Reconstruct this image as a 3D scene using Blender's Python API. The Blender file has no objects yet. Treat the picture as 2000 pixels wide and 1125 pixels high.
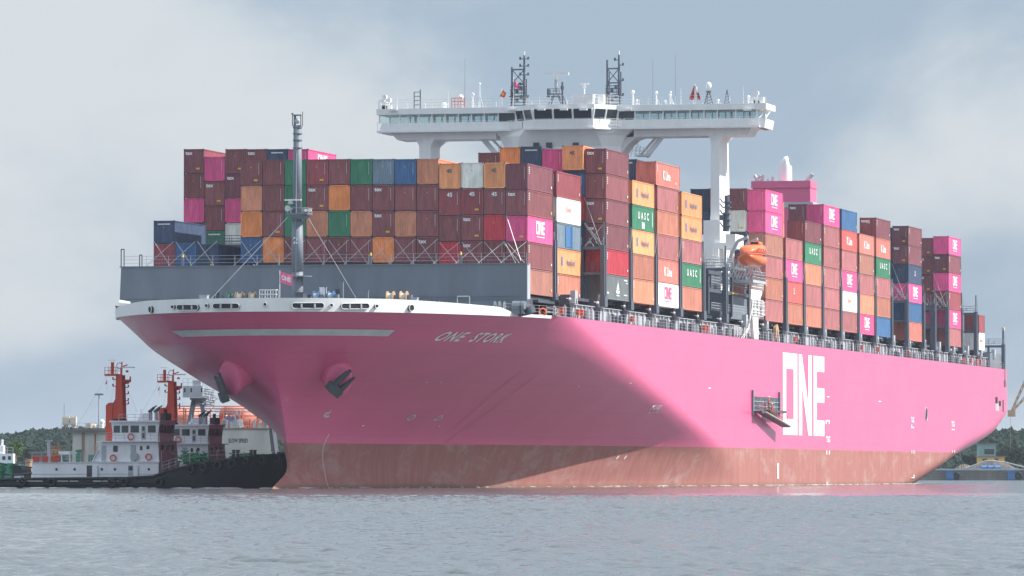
import bpy, bmesh, math, random
import numpy as np
from mathutils import Vector, Matrix
random.seed(7)
R = math.radians
scn = bpy.context.scene
COL = scn.collection

# ------------------------------------------------------------------ camera
F, VX, YH, CX, CY, HC = 11048.57, 3663.79, 924.49, 165.97, -601.79, 1.63
YAW = math.atan((VX - 1000) / F); PIT = math.atan((YH - 562.5) / F)
cam = bpy.data.cameras.new('camera'); camo = bpy.data.objects.new('camera', cam); COL.objects.link(camo)
camo.location = (CX, CY, HC); camo.rotation_euler = (R(90) + PIT, 0, YAW)
cam.sensor_width = 36; cam.lens = F / 2000 * 36; cam.clip_start = 1; cam.clip_end = 60000
scn.camera = camo

# ------------------------------------------------------------------ sky, sun, exposure
SUN_EL, SUN_AZ = R(45), R(13)            # azimuth measured from +X (port) towards the stern
w = bpy.data.worlds.new('World'); scn.world = w; w.use_nodes = True
nt = w.node_tree; nt.nodes.clear()
def N(tree, t, **kw):
    n = tree.nodes.new(t)
    for k, v in kw.items():
        if k in n.inputs: n.inputs[k].default_value = v
        else: setattr(n, k, v)
    return n
out = N(nt, 'ShaderNodeOutputWorld'); bg = N(nt, 'ShaderNodeBackground'); bg.inputs['Strength'].default_value = 0.074
sky = N(nt, 'ShaderNodeTexSky', sky_type='NISHITA', sun_disc=False, sun_elevation=SUN_EL, sun_rotation=R(90) - SUN_AZ, air_density=1.0, dust_density=2.2, ozone_density=2.0)
tc = N(nt, 'ShaderNodeTexCoord')
mp = N(nt, 'ShaderNodeMapping'); mp.inputs['Scale'].default_value = (1, 1, 1.75); mp.inputs['Location'].default_value = (0.31, 0.12, 0.0)
n1 = N(nt, 'ShaderNodeTexNoise', Scale=17.0, Detail=8.0, Roughness=0.56, Distortion=0.25)
n2 = N(nt, 'ShaderNodeTexNoise', Scale=6.0, Detail=3.0, Roughness=0.5)
r1 = N(nt, 'ShaderNodeValToRGB'); r1.color_ramp.elements[0].position = 0.38; r1.color_ramp.elements[1].position = 0.68
r1.color_ramp.interpolation = 'EASE'
cl = N(nt, 'ShaderNodeMixRGB'); cl.inputs[1].default_value = (3.9, 5.0, 6.3, 1); cl.inputs[2].default_value = (7.2, 7.7, 8.1, 1)
ov = N(nt, 'ShaderNodeMixRGB'); ov.inputs[0].default_value = 0.85
L = nt.links.new
L(tc.outputs['Generated'], mp.inputs[0]); L(mp.outputs[0], n1.inputs[0]); L(mp.outputs[0], n2.inputs[0])
ad = N(nt, 'ShaderNodeMixRGB'); ad.inputs[0].default_value = 0.32
L(n1.outputs['Fac'], ad.inputs[1]); L(n2.outputs['Fac'], ad.inputs[2])
# large cloud banks: brighter bank to the left of the ship, a paler one low on the right
def bank(px, py, rad, amp, prev):
    dx = (px - 1000) / F; dz = (YH - py) / F
    d = Vector((-math.sin(YAW) + dx * math.cos(YAW), math.cos(YAW) + dx * math.sin(YAW), dz)).normalized()
    v = N(nt, 'ShaderNodeVectorMath', operation='DISTANCE'); v.inputs[1].default_value = d
    L(tc.outputs['Generated'], v.inputs[0])
    m = N(nt, 'ShaderNodeMapRange', interpolation_type='SMOOTHSTEP'); m.inputs['From Min'].default_value = 0; m.inputs['From Max'].default_value = rad / F
    m.inputs['To Min'].default_value = amp; m.inputs['To Max'].default_value = 0
    L(v.outputs['Value'], m.inputs['Value'])
    a = N(nt, 'ShaderNodeMath', operation='ADD'); L(prev, a.inputs[0]); L(m.outputs[0], a.inputs[1])
    return a.outputs[0]
val = ad.outputs[0]
for px, py, rad, amp in ((120, 60, 520, .15), (430, 250, 420, .10), (80, 520, 330, .09), (820, 320, 420, .08), (1850, 260, 420, .10), (1300, 330, 380, .06),
                         (1250, 40, 700, -.16), (1750, 30, 400, -.05), (60, 760, 420, -.10), (1950, 560, 420, -.08), (620, 60, 220, -.06)):
    val = bank(px, py, rad, amp, val)
L(val, r1.inputs[0]); L(r1.outputs[0], cl.inputs[0])
L(sky.outputs[0], ov.inputs[1]); L(cl.outputs[0], ov.inputs[2])
# zenith gain as in overcast skies, added above the view to lift ambient light
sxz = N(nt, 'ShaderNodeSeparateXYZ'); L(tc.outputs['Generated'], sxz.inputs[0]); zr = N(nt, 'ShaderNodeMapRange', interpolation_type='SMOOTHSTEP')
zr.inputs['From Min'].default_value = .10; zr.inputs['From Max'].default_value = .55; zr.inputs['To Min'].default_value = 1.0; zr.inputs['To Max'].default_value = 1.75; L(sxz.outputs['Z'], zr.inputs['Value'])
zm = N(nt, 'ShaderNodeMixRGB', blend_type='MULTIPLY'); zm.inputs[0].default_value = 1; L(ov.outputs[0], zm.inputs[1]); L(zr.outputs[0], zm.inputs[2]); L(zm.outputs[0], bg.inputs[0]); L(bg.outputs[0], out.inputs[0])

sl = bpy.data.lights.new('sun', 'SUN'); so = bpy.data.objects.new('sun', sl); COL.objects.link(so)
sl.energy = 5.0; sl.angle = R(0.5); sl.color = (1, 0.955, 0.88)
sd = Vector((math.cos(SUN_EL) * math.cos(SUN_AZ), math.cos(SUN_EL) * math.sin(SUN_AZ), math.sin(SUN_EL)))
so.rotation_euler = sd.to_track_quat('Z', 'Y').to_euler()
scn.view_settings.view_transform = 'Standard'; scn.view_settings.look = 'None'; scn.view_settings.exposure = 0.48
scn.cycles.max_bounces = 6

# ------------------------------------------------------------------ measuring helpers (ship frame: x port, y aft, z up, bow front row at y=0)
cyw, syw = math.cos(YAW), math.sin(YAW)
def ray(px, py):
    u = (px - 1000) / F; v = (562.5 - py) / F
    f = math.cos(PIT) - v * math.sin(PIT); up = math.sin(PIT) + v * math.cos(PIT)
    return Vector((-syw * f + u * cyw, cyw * f + u * syw, up))
def A(px, py, Y):
    d = ray(px, py); t = (Y - CY) / d.y
    return CX + d.x * t, HC + d.z * t
def S(px, py, X=25.3):
    d = ray(px, py); t = (X - CX) / d.x
    return CY + d.y * t, HC + d.z * t
def D(px, py, depth):
    d = ray(px, py); k = depth / (-syw * d.x + cyw * d.y)
    return Vector((CX, CY, HC)) + d * k

# ------------------------------------------------------------------ mesh helpers
class MB:
    def __init__(s): s.v = []; s.f = []; s.m = []
    def box(s, x0, x1, y0, y1, z0, z1, mi=0):
        b = len(s.v)
        s.v += [(x0, y0, z0), (x1, y0, z0), (x1, y1, z0), (x0, y1, z0), (x0, y0, z1), (x1, y0, z1), (x1, y1, z1), (x0, y1, z1)]
        for q in ((0, 3, 2, 1), (4, 5, 6, 7), (0, 1, 5, 4), (1, 2, 6, 5), (2, 3, 7, 6), (3, 0, 4, 7)):
            s.f.append(tuple(b + i for i in q)); s.m.append(mi)
        return s
    def tube(s, p, q, r, r2=None, n=6, mi=0):
        p, q = Vector(p), Vector(q); r2 = r if r2 is None else r2
        d = (q - p)
        if d.length < 1e-6: return s
        d.normalize()
        a = d.cross(Vector((0, 0, 1)) if abs(d.z) < .9 else Vector((1, 0, 0))).normalized(); c = d.cross(a)
        b = len(s.v)
        for (o, rr) in ((p, r), (q, r2)):
            for i in range(n):
                t = 2 * math.pi * (i + .5) / n
                s.v.append(tuple(o + a * (rr * math.cos(t)) + c * (rr * math.sin(t))))
        for i in range(n):
            j = (i + 1) % n
            s.f.append((b + i, b + n + i, b + n + j, b + j)); s.m.append(mi)
        s.f.append(tuple(b + i for i in range(n))); s.m.append(mi)
        s.f.append(tuple(b + n + i for i in reversed(range(n)))); s.m.append(mi)
        return s
    def path(s, pts, r, n=6, mi=0):
        for a, b in zip(pts[:-1], pts[1:]): s.tube(a, b, r, n=n, mi=mi)
        return s
    def prism(s, pts, axis, a, b, mi=0):
        """extrude a 2-D outline along axis ('x': pts are (y,z); 'y': (x,z); 'z': (x,y))"""
        n = len(pts); o = len(s.v)
        for t in (a, b):
            for (u, v) in pts: s.v.append({'x': (t, u, v), 'y': (u, t, v), 'z': (u, v, t)}[axis])
        for i in range(n):
            j = (i + 1) % n; s.f.append((o + i, o + j, o + n + j, o + n + i)); s.m.append(mi)
        s.f.append(tuple(o + i for i in reversed(range(n)))); s.m.append(mi)
        s.f.append(tuple(o + n + i for i in range(n))); s.m.append(mi)
        return s
    def sphere(s, c, r, sx=1, sy=1, sz=1, n=10, m=7, mi=0, jit=0):
        o = len(s.v); c = Vector(c)
        for i in range(m + 1):
            ph = math.pi * i / m
            for j in range(n):
                th = 2 * math.pi * j / n; k = r * (1 + (random.uniform(-jit, jit) if jit else 0))
                s.v.append((c.x + sx * k * math.sin(ph) * math.cos(th), c.y + sy * k * math.sin(ph) * math.sin(th), c.z + sz * k * math.cos(ph)))
        for i in range(m):
            for j in range(n):
                a, b = o + i * n + j, o + i * n + (j + 1) % n
                s.f.append((a, a + n, b + n, b)); s.m.append(mi)
        return s
    def torus(s, c, Rr, r, nrm=(0, 1, 0), n=20, k=8, mi=0):
        nrm = Vector(nrm).normalized(); a = nrm.cross(Vector((0, 0, 1)) if abs(nrm.z) < .9 else Vector((1, 0, 0))).normalized(); b = nrm.cross(a); c = Vector(c); o = len(s.v)
        for i in range(n):
            t = 2 * math.pi * i / n; e = a * math.cos(t) + b * math.sin(t)
            for j in range(k):
                u = 2 * math.pi * j / k
                s.v.append(tuple(c + e * (Rr + r * math.cos(u)) + nrm * (r * math.sin(u))))
        for i in range(n):
            for j in range(k):
                s.f.append((o + i * k + j, o + ((i + 1) % n) * k + j, o + ((i + 1) % n) * k + (j + 1) % k, o + i * k + (j + 1) % k)); s.m.append(mi)
        return s
    def rail(s, p, q, h=1.1, step=1.5, r=.025, bars=3, mi=0):
        p, q = Vector(p), Vector(q); n = max(1, round((q - p).length / step))
        for i in range(n + 1):
            a = p.lerp(q, i / n); s.tube(a, a + Vector((0, 0, h)), r, n=4, mi=mi)
        for k in range(1, bars + 1):
            z = Vector((0, 0, h * k / bars)); s.tube(p + z, q + z, r * .8, n=4, mi=mi)
        return s
    def mesh(s, name, mats, smooth=False):
        me = bpy.data.meshes.new(name); me.from_pydata(s.v, [], s.f)
        for m in (mats if isinstance(mats, (list, tuple)) else [mats]): me.materials.append(m)
        if any(s.m): me.polygons.foreach_set('material_index', s.m)
        bm = bmesh.new(); bm.from_mesh(me); bmesh.ops.recalc_face_normals(bm, faces=bm.faces); bm.to_mesh(me); bm.free()
        if smooth: me.polygons.foreach_set('use_smooth', [True] * len(me.polygons))
        me.update(); return me
    def build(s, name, mats, parent=None, loc=(0, 0, 0), smooth=False):
        return link(name, s.mesh(name, mats, smooth), parent, loc)
def link(name, me, parent=None, loc=(0, 0, 0)):
    o = bpy.data.objects.new(name, me); COL.objects.link(o); o.location = loc
    if parent: o.parent = parent
    return o
def tag(o, label=None, cat=None, group=None, kind=None):
    if label: o['label'] = label
    if cat: o['category'] = cat
    if group: o['group'] = group
    if kind: o['kind'] = kind
    return o
def thing(name, label, cat, loc=(0, 0, 0), rz=0, group=None):
    o = bpy.data.objects.new(name, None); COL.objects.link(o); o.location = loc; o.rotation_euler = (0, 0, rz); o.empty_display_size = 1
    return tag(o, label, cat, group)
def dup(root, loc, rz, label):
    def cp(o, par):
        c = o.copy(); COL.objects.link(c)
        if par: c.parent = par
        for k in list(o.children): cp(k, c)
        return c
    c = cp(root, None); c.location = loc; c.rotation_euler = (0, 0, rz); c['label'] = label
    return c

# ------------------------------------------------------------------ materials
def mat_new(name):
    m = bpy.data.materials.new(name); m.use_nodes = True; return m, m.node_tree, m.node_tree.nodes['Principled BSDF']
def paint(name, col, rough=.5, var=.12, scale=.6, metal=0, streak=True, bump=0, spec=.4, coords='Object'):
    m, t, b = mat_new(name)
    b.inputs['Roughness'].default_value = rough; b.inputs['Metallic'].default_value = metal; b.inputs['Specular IOR Level'].default_value = spec
    tc = N(t, 'ShaderNodeTexCoord'); mp = N(t, 'ShaderNodeMapping'); mp.inputs['Scale'].default_value = (1, 1, .22 if streak else 1)
    n = N(t, 'ShaderNodeTexNoise', Scale=scale, Detail=6.0, Roughness=.65)
    r = N(t, 'ShaderNodeMapRange'); r.inputs['From Min'].default_value = .3; r.inputs['From Max'].default_value = .7
    r.inputs['To Min'].default_value = 1 - var; r.inputs['To Max'].default_value = 1 + var
    mx = N(t, 'ShaderNodeMixRGB', blend_type='MULTIPLY'); mx.inputs[0].default_value = 1; mx.inputs[1].default_value = (*col, 1)
    t.links.new(tc.outputs[coords], mp.inputs[0]); t.links.new(mp.outputs[0], n.inputs[0]); t.links.new(n.outputs['Fac'], r.inputs['Value'])
    t.links.new(r.outputs[0], mx.inputs[2]); t.links.new(mx.outputs[0], b.inputs['Base Color'])
    if bump:
        bp = N(t, 'ShaderNodeBump', Strength=bump, Distance=.02); t.links.new(n.outputs['Fac'], bp.inputs['Height']); t.links.new(bp.outputs[0], b.inputs['Normal'])
    return m
M = {
    'white': paint('white_paint', (.80, .80, .79), .45, .06), 'gray': paint('deck_grey_paint', (.17, .195, .23), .55, .14, .35),
    'light': paint('light_grey_paint', (.43, .46, .49), .5, .15), 'dark': paint('dark_steel_paint', (.075, .085, .11), .55, .2), 'post': paint('lashing_steel', (.10, .12, .155), .5, .15),
    'steel': paint('galvanised_steel', (.50, .51, .52), .45, .2, metal=.2), 'black': paint('black_rubber', (.018, .02, .026), .6, .2), 'anchor': paint('anchor_iron', (.055, .068, .078), .5, .2),
    'pink': paint('magenta_paint', (.74, .145, .285), .4, .05, .1), 'orange': paint('lifeboat_orange', (.80, .17, .06), .35, .08), 'red': paint('mast_red', (.62, .075, .04), .45, .12),
    'redorange': paint('red_lead', (.60, .12, .05), .5, .15), 'cream': paint('rope_cream', (.62, .56, .45), .8, .15), 'tan': paint('tan_flange', (.50, .33, .20), .5, .1),
    'green': paint('green_flange', (.05, .22, .15), .5, .1), 'bluep': paint('blue_paint', (.06, .17, .38), .5, .1), 'yellow': paint('yellow_paint', (.75, .47, .06), .5, .1),
    'mark': paint('white_marking', (.84, .84, .84), .5, .05, 1), 'fade': paint('faded_marking', (.60, .62, .64), .6, .12, .5), 'navy': paint('tug_black', (.012, .017, .026), .35, .15),
    'hull_beige': paint('weathered_beige', (.50, .52, .47), .6, .2, .3), 'salmon': paint('tank_red_lead', (.62, .28, .22), .6, .18), 'concrete': paint('quay_concrete', (.20, .21, .20), .85, .3, .4, bump=.4),
    'net': paint('green_net', (.05, .30, .14), .8, .3, 2), 'bwhite': paint('tug_white', (.85, .87, .90), .45, .08), 'mauve': paint('mauve_paint', (.75, .55, .60), .5, .08), 'darkred': paint('brown_red', (.46, .16, .17), .5, .1),
    'teal': paint('teal_cladding', (.20, .36, .36), .6, .15), 'tarp': paint('grey_tarp', (.09, .08, .08), .8, .3), 'rust': paint('rust', (.24, .11, .06), .8, .3),
}
def glass(name, col, alpha=None, rough=.08):
    m, t, b = mat_new(name); b.inputs['Base Color'].default_value = (*col, 1); b.inputs['Roughness'].default_value = rough; b.inputs['Specular IOR Level'].default_value = .6
    if alpha is not None:
        o = t.nodes['Material Output']; tr = N(t, 'ShaderNodeBsdfTransparent'); tr.inputs[0].default_value = (.88, .95, .95, 1)
        ms = N(t, 'ShaderNodeMixShader'); ms.inputs[0].default_value = alpha
        t.links.new(tr.outputs[0], ms.inputs[1]); t.links.new(b.outputs[0], ms.inputs[2]); t.links.new(ms.outputs[0], o.inputs[0])
    return m
M['glass'] = glass('dark_window_glass', (.02, .03, .045)); M['clear'] = glass('clear_window_glass', (.50, .58, .60), .12)
M['pane'] = glass('green_window_glass', (.025, .05, .05))

def container_mat():
    m, t, b = mat_new('container_paint'); l = t.links.new
    oi = N(t, 'ShaderNodeObjectInfo'); tc = N(t, 'ShaderNodeTexCoord')
    off = N(t, 'ShaderNodeVectorMath', operation='SCALE'); cr = N(t, 'ShaderNodeCombineXYZ')
    for i in range(3): l(oi.outputs['Random'], cr.inputs[i])
    l(cr.outputs[0], off.inputs[0]); off.inputs['Scale'].default_value = 71.0
    add = N(t, 'ShaderNodeVectorMath', operation='ADD'); l(tc.outputs['Object'], add.inputs[0]); l(off.outputs[0], add.inputs[1])
    mp = N(t, 'ShaderNodeMapping'); mp.inputs['Scale'].default_value = (1.5, .8, .35); l(add.outputs[0], mp.inputs[0])
    n1 = N(t, 'ShaderNodeTexNoise', Scale=1.3, Detail=6.0, Roughness=.65); l(mp.outputs[0], n1.inputs[0])
    r1 = N(t, 'ShaderNodeMapRange'); r1.inputs['From Min'].default_value = .3; r1.inputs['From Max'].default_value = .72; r1.inputs['To Min'].default_value = .74; r1.inputs['To Max'].default_value = 1.26
    l(n1.outputs['Fac'], r1.inputs['Value'])
    mx = N(t, 'ShaderNodeMixRGB', blend_type='MULTIPLY'); mx.inputs[0].default_value = 1; l(oi.outputs['Color'], mx.inputs[1]); l(r1.outputs[0], mx.inputs[2])
    hs = N(t, 'ShaderNodeHueSaturation'); l(mx.outputs[0], hs.inputs['Color'])
    rv = N(t, 'ShaderNodeMapRange'); rv.inputs['To Min'].default_value = .86; rv.inputs['To Max'].default_value = 1.14; l(oi.outputs['Random'], rv.inputs['Value']); l(rv.outputs[0], hs.inputs['Value'])
    mp2 = N(t, 'ShaderNodeMapping'); mp2.inputs['Scale'].default_value = (2.2, 2.2, .7); l(add.outputs[0], mp2.inputs[0])
    n2 = N(t, 'ShaderNodeTexNoise', Scale=2.4, Detail=8.0, Roughness=.75); l(mp2.outputs[0], n2.inputs[0])
    r2 = N(t, 'ShaderNodeMapRange'); r2.inputs['From Min'].default_value = .66; r2.inputs['From Max'].default_value = .74; l(n2.outputs['Fac'], r2.inputs['Value'])
    ru = N(t, 'ShaderNodeMixRGB'); ru.inputs[2].default_value = (.16, .07, .045, 1); l(hs.outputs[0], ru.inputs[1])
    k = N(t, 'ShaderNodeMath', operation='MULTIPLY'); k.inputs[1].default_value = .7; l(r2.outputs[0], k.inputs[0]); l(k.outputs[0], ru.inputs[0])
    l(ru.outputs[0], b.inputs['Base Color']); b.inputs['Roughness'].default_value = .48; b.inputs['Specular IOR Level'].default_value = .45
    return m
M['cont'] = container_mat()

def hull_mat():
    m, t, b = mat_new('hull_paint'); l = t.links.new
    tc = N(t, 'ShaderNodeTexCoord'); sx = N(t, 'ShaderNodeSeparateXYZ'); l(tc.outputs['Object'], sx.inputs[0])
    pk = N(t, 'ShaderNodeRGB'); pk.outputs[0].default_value = (.74, .13, .285, 1)
    # faint plating on the topsides
    br = N(t, 'ShaderNodeTexBrick', Scale=1.0); br.inputs['Brick Width'].default_value = 12.0; br.inputs['Row Height'].default_value = 2.9; br.inputs['Mortar Size'].default_value = .045; br.inputs['Mortar Smooth'].default_value = .6
    br.inputs['Color1'].default_value = (1, 1, 1, 1); br.inputs['Color2'].default_value = (.972, .965, .97, 1); br.inputs['Mortar'].default_value = (.90, .87, .89, 1)
    cb = N(t, 'ShaderNodeCombineXYZ'); l(sx.outputs['Y'], cb.inputs[0]); l(sx.outputs['Z'], cb.inputs[1]); l(cb.outputs[0], br.inputs['Vector'])
    m1 = N(t, 'ShaderNodeMixRGB', blend_type='MULTIPLY'); m1.inputs[0].default_value = 1; l(pk.outputs[0], m1.inputs[1]); l(br.outputs['Color'], m1.inputs[2])
    n1 = N(t, 'ShaderNodeTexNoise', Scale=.12, Detail=9.0, Roughness=.62); l(tc.outputs['Object'], n1.inputs[0])
    q1 = N(t, 'ShaderNodeMapRange'); q1.inputs['To Min'].default_value = .88; q1.inputs['To Max'].default_value = 1.1; l(n1.outputs['Fac'], q1.inputs['Value'])
    m2 = N(t, 'ShaderNodeMixRGB', blend_type='MULTIPLY'); m2.inputs[0].default_value = 1; l(m1.outputs[0], m2.inputs[1]); l(q1.outputs[0], m2.inputs[2])
    # antifouling with vertical scrape streaks, pale salt patches
    mp = N(t, 'ShaderNodeMapping'); mp.inputs['Scale'].default_value = (.5, .5, .06); l(tc.outputs['Object'], mp.inputs[0])
    n2 = N(t, 'ShaderNodeTexNoise', Scale=1.6, Detail=8.0, Roughness=.7); l(mp.outputs[0], n2.inputs[0])
    cr = N(t, 'ShaderNodeValToRGB'); e = cr.color_ramp.elements; e[0].position = .30; e[0].color = (.31, .115, .10, 1); e[1].position = .8; e[1].color = (.43, .205, .18, 1)
    x = cr.color_ramp.elements.new(.52); x.color = (.36, .142, .122, 1)
    l(n2.outputs['Fac'], cr.inputs[0])
    mp3 = N(t, 'ShaderNodeMapping'); mp3.inputs['Scale'].default_value = (.16, .16, .35); l(tc.outputs['Object'], mp3.inputs[0])
    n3 = N(t, 'ShaderNodeTexNoise', Scale=1.0, Detail=9.0, Roughness=.72, Distortion=.4); l(mp3.outputs[0], n3.inputs[0])
    q3 = N(t, 'ShaderNodeMapRange'); q3.inputs['From Min'].default_value = .52; q3.inputs['From Max'].default_value = .72; q3.inputs['To Max'].default_value = .6; l(n3.outputs['Fac'], q3.inputs['Value'])
    m3 = N(t, 'ShaderNodeMixRGB'); m3.inputs[2].default_value = (.46, .36, .34, 1); l(q3.outputs[0], m3.inputs[0]); l(cr.outputs[0], m3.inputs[1])
    # greenish wet band just over the water
    zb = N(t, 'ShaderNodeMapRange'); zb.inputs['From Min'].default_value = .15; zb.inputs['From Max'].default_value = .55; zb.inputs['To Min'].default_value = .55; zb.inputs['To Max'].default_value = 0; l(sx.outputs['Z'], zb.inputs['Value'])
    m4 = N(t, 'ShaderNodeMixRGB'); m4.inputs[2].default_value = (.13, .10, .06, 1); l(zb.outputs[0], m4.inputs[0]); l(m3.outputs[0], m4.inputs[1])
    gt = N(t, 'ShaderNodeMath', operation='GREATER_THAN'); gt.inputs[1].default_value = 4.88; l(sx.outputs['Z'], gt.inputs[0])
    mm = N(t, 'ShaderNodeMixRGB'); l(gt.outputs[0], mm.inputs[0]); l(m4.outputs[0], mm.inputs[1]); l(m2.outputs[0], mm.inputs[2])
    l(mm.outputs[0], b.inputs['Base Color'])
    b.inputs['Specular IOR Level'].default_value = .5
    rr = N(t, 'ShaderNodeMapRange'); rr.inputs['To Min'].default_value = .7; rr.inputs['To Max'].default_value = .27; l(gt.outputs[0], rr.inputs['Value']); l(rr.outputs[0], b.inputs['Roughness'])
    # plate undulation
    n4 = N(t, 'ShaderNodeTexNoise', Scale=.55, Detail=2.0); l(tc.outputs['Object'], n4.inputs[0])
    bp = N(t, 'ShaderNodeBump', Strength=.3, Distance=.06); l(n4.outputs['Fac'], bp.inputs['Height'])
    l(bp.outputs[0], b.inputs['Normal'])
    return m
M['hull'] = hull_mat()

# ------------------------------------------------------------------ lettering
def text_mesh(txt, size=1.0, shear=0, space=1.0, depth=.0, bold=.028):
    cu = bpy.data.curves.new('t', 'FONT'); cu.body = txt; cu.size = size; cu.shear = shear; cu.space_character = space; cu.extrude = depth; cu.offset = bold * size
    cu.resolution_u = 3; cu.align_x = 'CENTER'; cu.align_y = 'CENTER'
    ob = bpy.data.objects.new('t', cu); COL.objects.link(ob)
    dg = bpy.context.evaluated_depsgraph_get(); me = bpy.data.meshes.new_from_object(ob.evaluated_get(dg))
    bpy.data.objects.remove(ob); bpy.data.curves.remove(cu)
    return me
def remap(me, fn, mat, maxedge=None):
    bm = bmesh.new(); bm.from_mesh(me)
    if maxedge:
        bmesh.ops.triangulate(bm, faces=bm.faces)
        for _ in range(5):
            es = [e for e in bm.edges if e.calc_length() > maxedge]
            if not es: break
            bmesh.ops.subdivide_edges(bm, edges=es, cuts=1); bmesh.ops.triangulate(bm, faces=bm.faces)
    for v in bm.verts: v.co = Vector(fn(v.co.x, v.co.y, v.co.z))
    bm.to_mesh(me); bm.free(); me.materials.clear(); me.materials.append(mat); return me
def poly_mesh(polys):
    me = bpy.data.meshes.new('p'); v = []; f = []
    for p in polys:
        f.append(tuple(range(len(v), len(v) + len(p)))); v += [(a, b, 0) for a, b in p]
    me.from_pydata(v, [], f); return me
def rect(x0, x1, y0, y1): return [(x0, y0), (x1, y0), (x1, y1), (x0, y1)]
# tall block letters in a unit box: x 0..1, y 0..1
LOGO = [rect(0, .078, 0, 1), rect(.25, .34, 0, 1), rect(.078, .25, .805, 1), rect(.078, .25, 0, .195),
        rect(.373, .455, 0, 1), rect(.605, .688, 0, 1), [(.455, .98), (.455, .60), (.605, .0), (.605, .37)],
        rect(.732, .812, 0, 1), rect(.812, 1, .805, 1), rect(.812, 1, .42, .6), rect(.812, 1, 0, .195)]

# ------------------------------------------------------------------ SHIP HULL
KZ = [0, 2.5, 5, 9, 13, 16, 19.2]
KY = [-22.42, -15.6, -16.7, -18.85, -22.4, -25.5, -30.88]
KQ = [1.07, .937, .935, .833, .598, .455, .465]
KP = [1.243, 1.233, 1.212, 1.327, 1.549, 1.69, 1.742]
B = 25.3
def yfl(z):
    z = max(z, 0)
    return 12 + (18.8 - (z if z > 7 else 3.0 + 4.0 * (z / 7) ** 1.75)) * 5.75
def cub(z, K):   # smooth interpolation through the knots
    z = max(0, min(19.2, z)); n = len(KZ); i = 0
    while i < n - 2 and z > KZ[i + 1]: i += 1
    h = KZ[i + 1] - KZ[i]; t = (z - KZ[i]) / h
    def sl(j):
        if j == 0: return (K[1] - K[0]) / (KZ[1] - KZ[0])
        if j == n - 1: return (K[-1] - K[-2]) / (KZ[-1] - KZ[-2])
        a = (K[j] - K[j - 1]) / (KZ[j] - KZ[j - 1]); b = (K[j + 1] - K[j]) / (KZ[j + 1] - KZ[j])
        return 0 if a * b <= 0 else 2 * a * b / (a + b)
    m0, m1 = sl(i) * h, sl(i + 1) * h
    return (2 * t**3 - 3 * t**2 + 1) * K[i] + (t**3 - 2 * t**2 + t) * m0 + (-2 * t**3 + 3 * t**2) * K[i + 1] + (t**3 - t**2) * m1
def ystem(z): return cub(z, KY)
def hb(y, z):
    ys = ystem(z); t = (y - ys) / (yfl(z) - ys)
    if t <= 0: return 0.0
    if t >= 1: return B
    return B * (1 - (1 - t) ** cub(z, KP)) ** cub(z, KQ)
def hull_hit(px, py, side=1):
    d = ray(px, py); o = Vector((CX, CY, HC)); prev = None
    for i in range(4000):
        p = o + d * (520 + i * .12)
        if p.y > -32 and abs(p.x) < hb(p.y, p.z) : return p
    return None
def hn(y, z, side=1):
    e = .25; a = Vector((side * (hb(y + e, z) - hb(y - e, z)), 2 * e, 0)); b = Vector((side * (hb(y, z + e) - hb(y, z - e)), 0, 2 * e))
    n = a.cross(b) * side; return n.normalized()
def onhull(y, z, off=.03, side=1):
    p = Vector((side * hb(y, z), y, z)); return tuple(p + hn(y, z, side) * off)

ship = thing('container_ship', 'huge magenta container ship with white bridge steaming past, bow towards the viewer', 'container ship')
STY = [248, 271, 291, 310, 324, 333.3]; STZ = [0, 2.4, 4.85, 6.5, 7.95, 10.1]
def zbot(y):
    if y < 200: return -4.0
    return float(np.interp(y, [200, 215] + STY, [-4, -3.2] + STZ))
ZT = 18.9
def build_hull():
    zl = [-4, -2] + list(np.linspace(0, ZT, 44)); ns = 46; aft = list(np.linspace(0, 1, 60))
    V = []; Fc = []; ncol = ns + len(aft)
    def row(z, side):
        zz = max(z, 0); ys, yf = ystem(zz), yfl(zz); r = []
        for i in range(ns):
            y = ys + (i / (ns - 1)) ** 2.2 * (yf - ys); r.append((side * hb(y + 1e-6, zz), y, z))
        for a in aft[1:] + [1]:
            y = yf + (333.3 - yf) * a; zb = zbot(y); z2 = max(z, zb); k = min((z2 - zb) / 2.2, 1)
            b = B - 1.6 * (1 - k) ** 2 if y > 200 else B
            r.append((side * b, y, z2))
        return r
    for side in (1, -1):
        base = len(V)
        for z in zl: V += row(z, side)
        for i in range(len(zl) - 1):
            for j in range(ncol - 1):
                a = base + i * ncol + j; q = (a, a + 1, a + ncol + 1, a + ncol)
                if len({V[k] for k in q}) >= 3: Fc.append(q if side > 0 else q[::-1])
    n1 = len(zl) * ncol
    for i in (0, len(zl) - 1):
        for j in range(ncol - 1):
            a = i * ncol + j; b = n1 + a
            Fc.append((a, b, b + 1, a + 1) if i == 0 else (a, a + 1, b + 1, b))
    for i in range(len(zl) - 1):
        a = i * ncol + ncol - 1; b = n1 + a
        Fc.append((a, b, b + ncol, a + ncol))
    me = bpy.data.meshes.new('hull'); me.from_pydata(V, [], Fc)
    bm = bmesh.new(); bm.from_mesh(me); bmesh.ops.remove_doubles(bm, verts=bm.verts, dist=.002); bmesh.ops.dissolve_degenerate(bm, edges=bm.edges, dist=.001)
    bmesh.ops.recalc_face_normals(bm, faces=bm.faces); bm.to_mesh(me); bm.free()
    me.materials.append(M['hull']); me.polygons.foreach_set('use_smooth', [abs(p.normal.z) < .97 and p.normal.y < .97 for p in me.polygons])
    return link('hull', me, ship)
hull = build_hull()
# mark sharp edges at deck and transom
bm = bmesh.new(); bm.from_mesh(hull.data)
for e in bm.edges:
    if len(e.link_faces) == 2 and e.calc_face_angle(0) > .6: e.smooth = False
bm.to_mesh(hull.data); bm.free()

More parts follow.
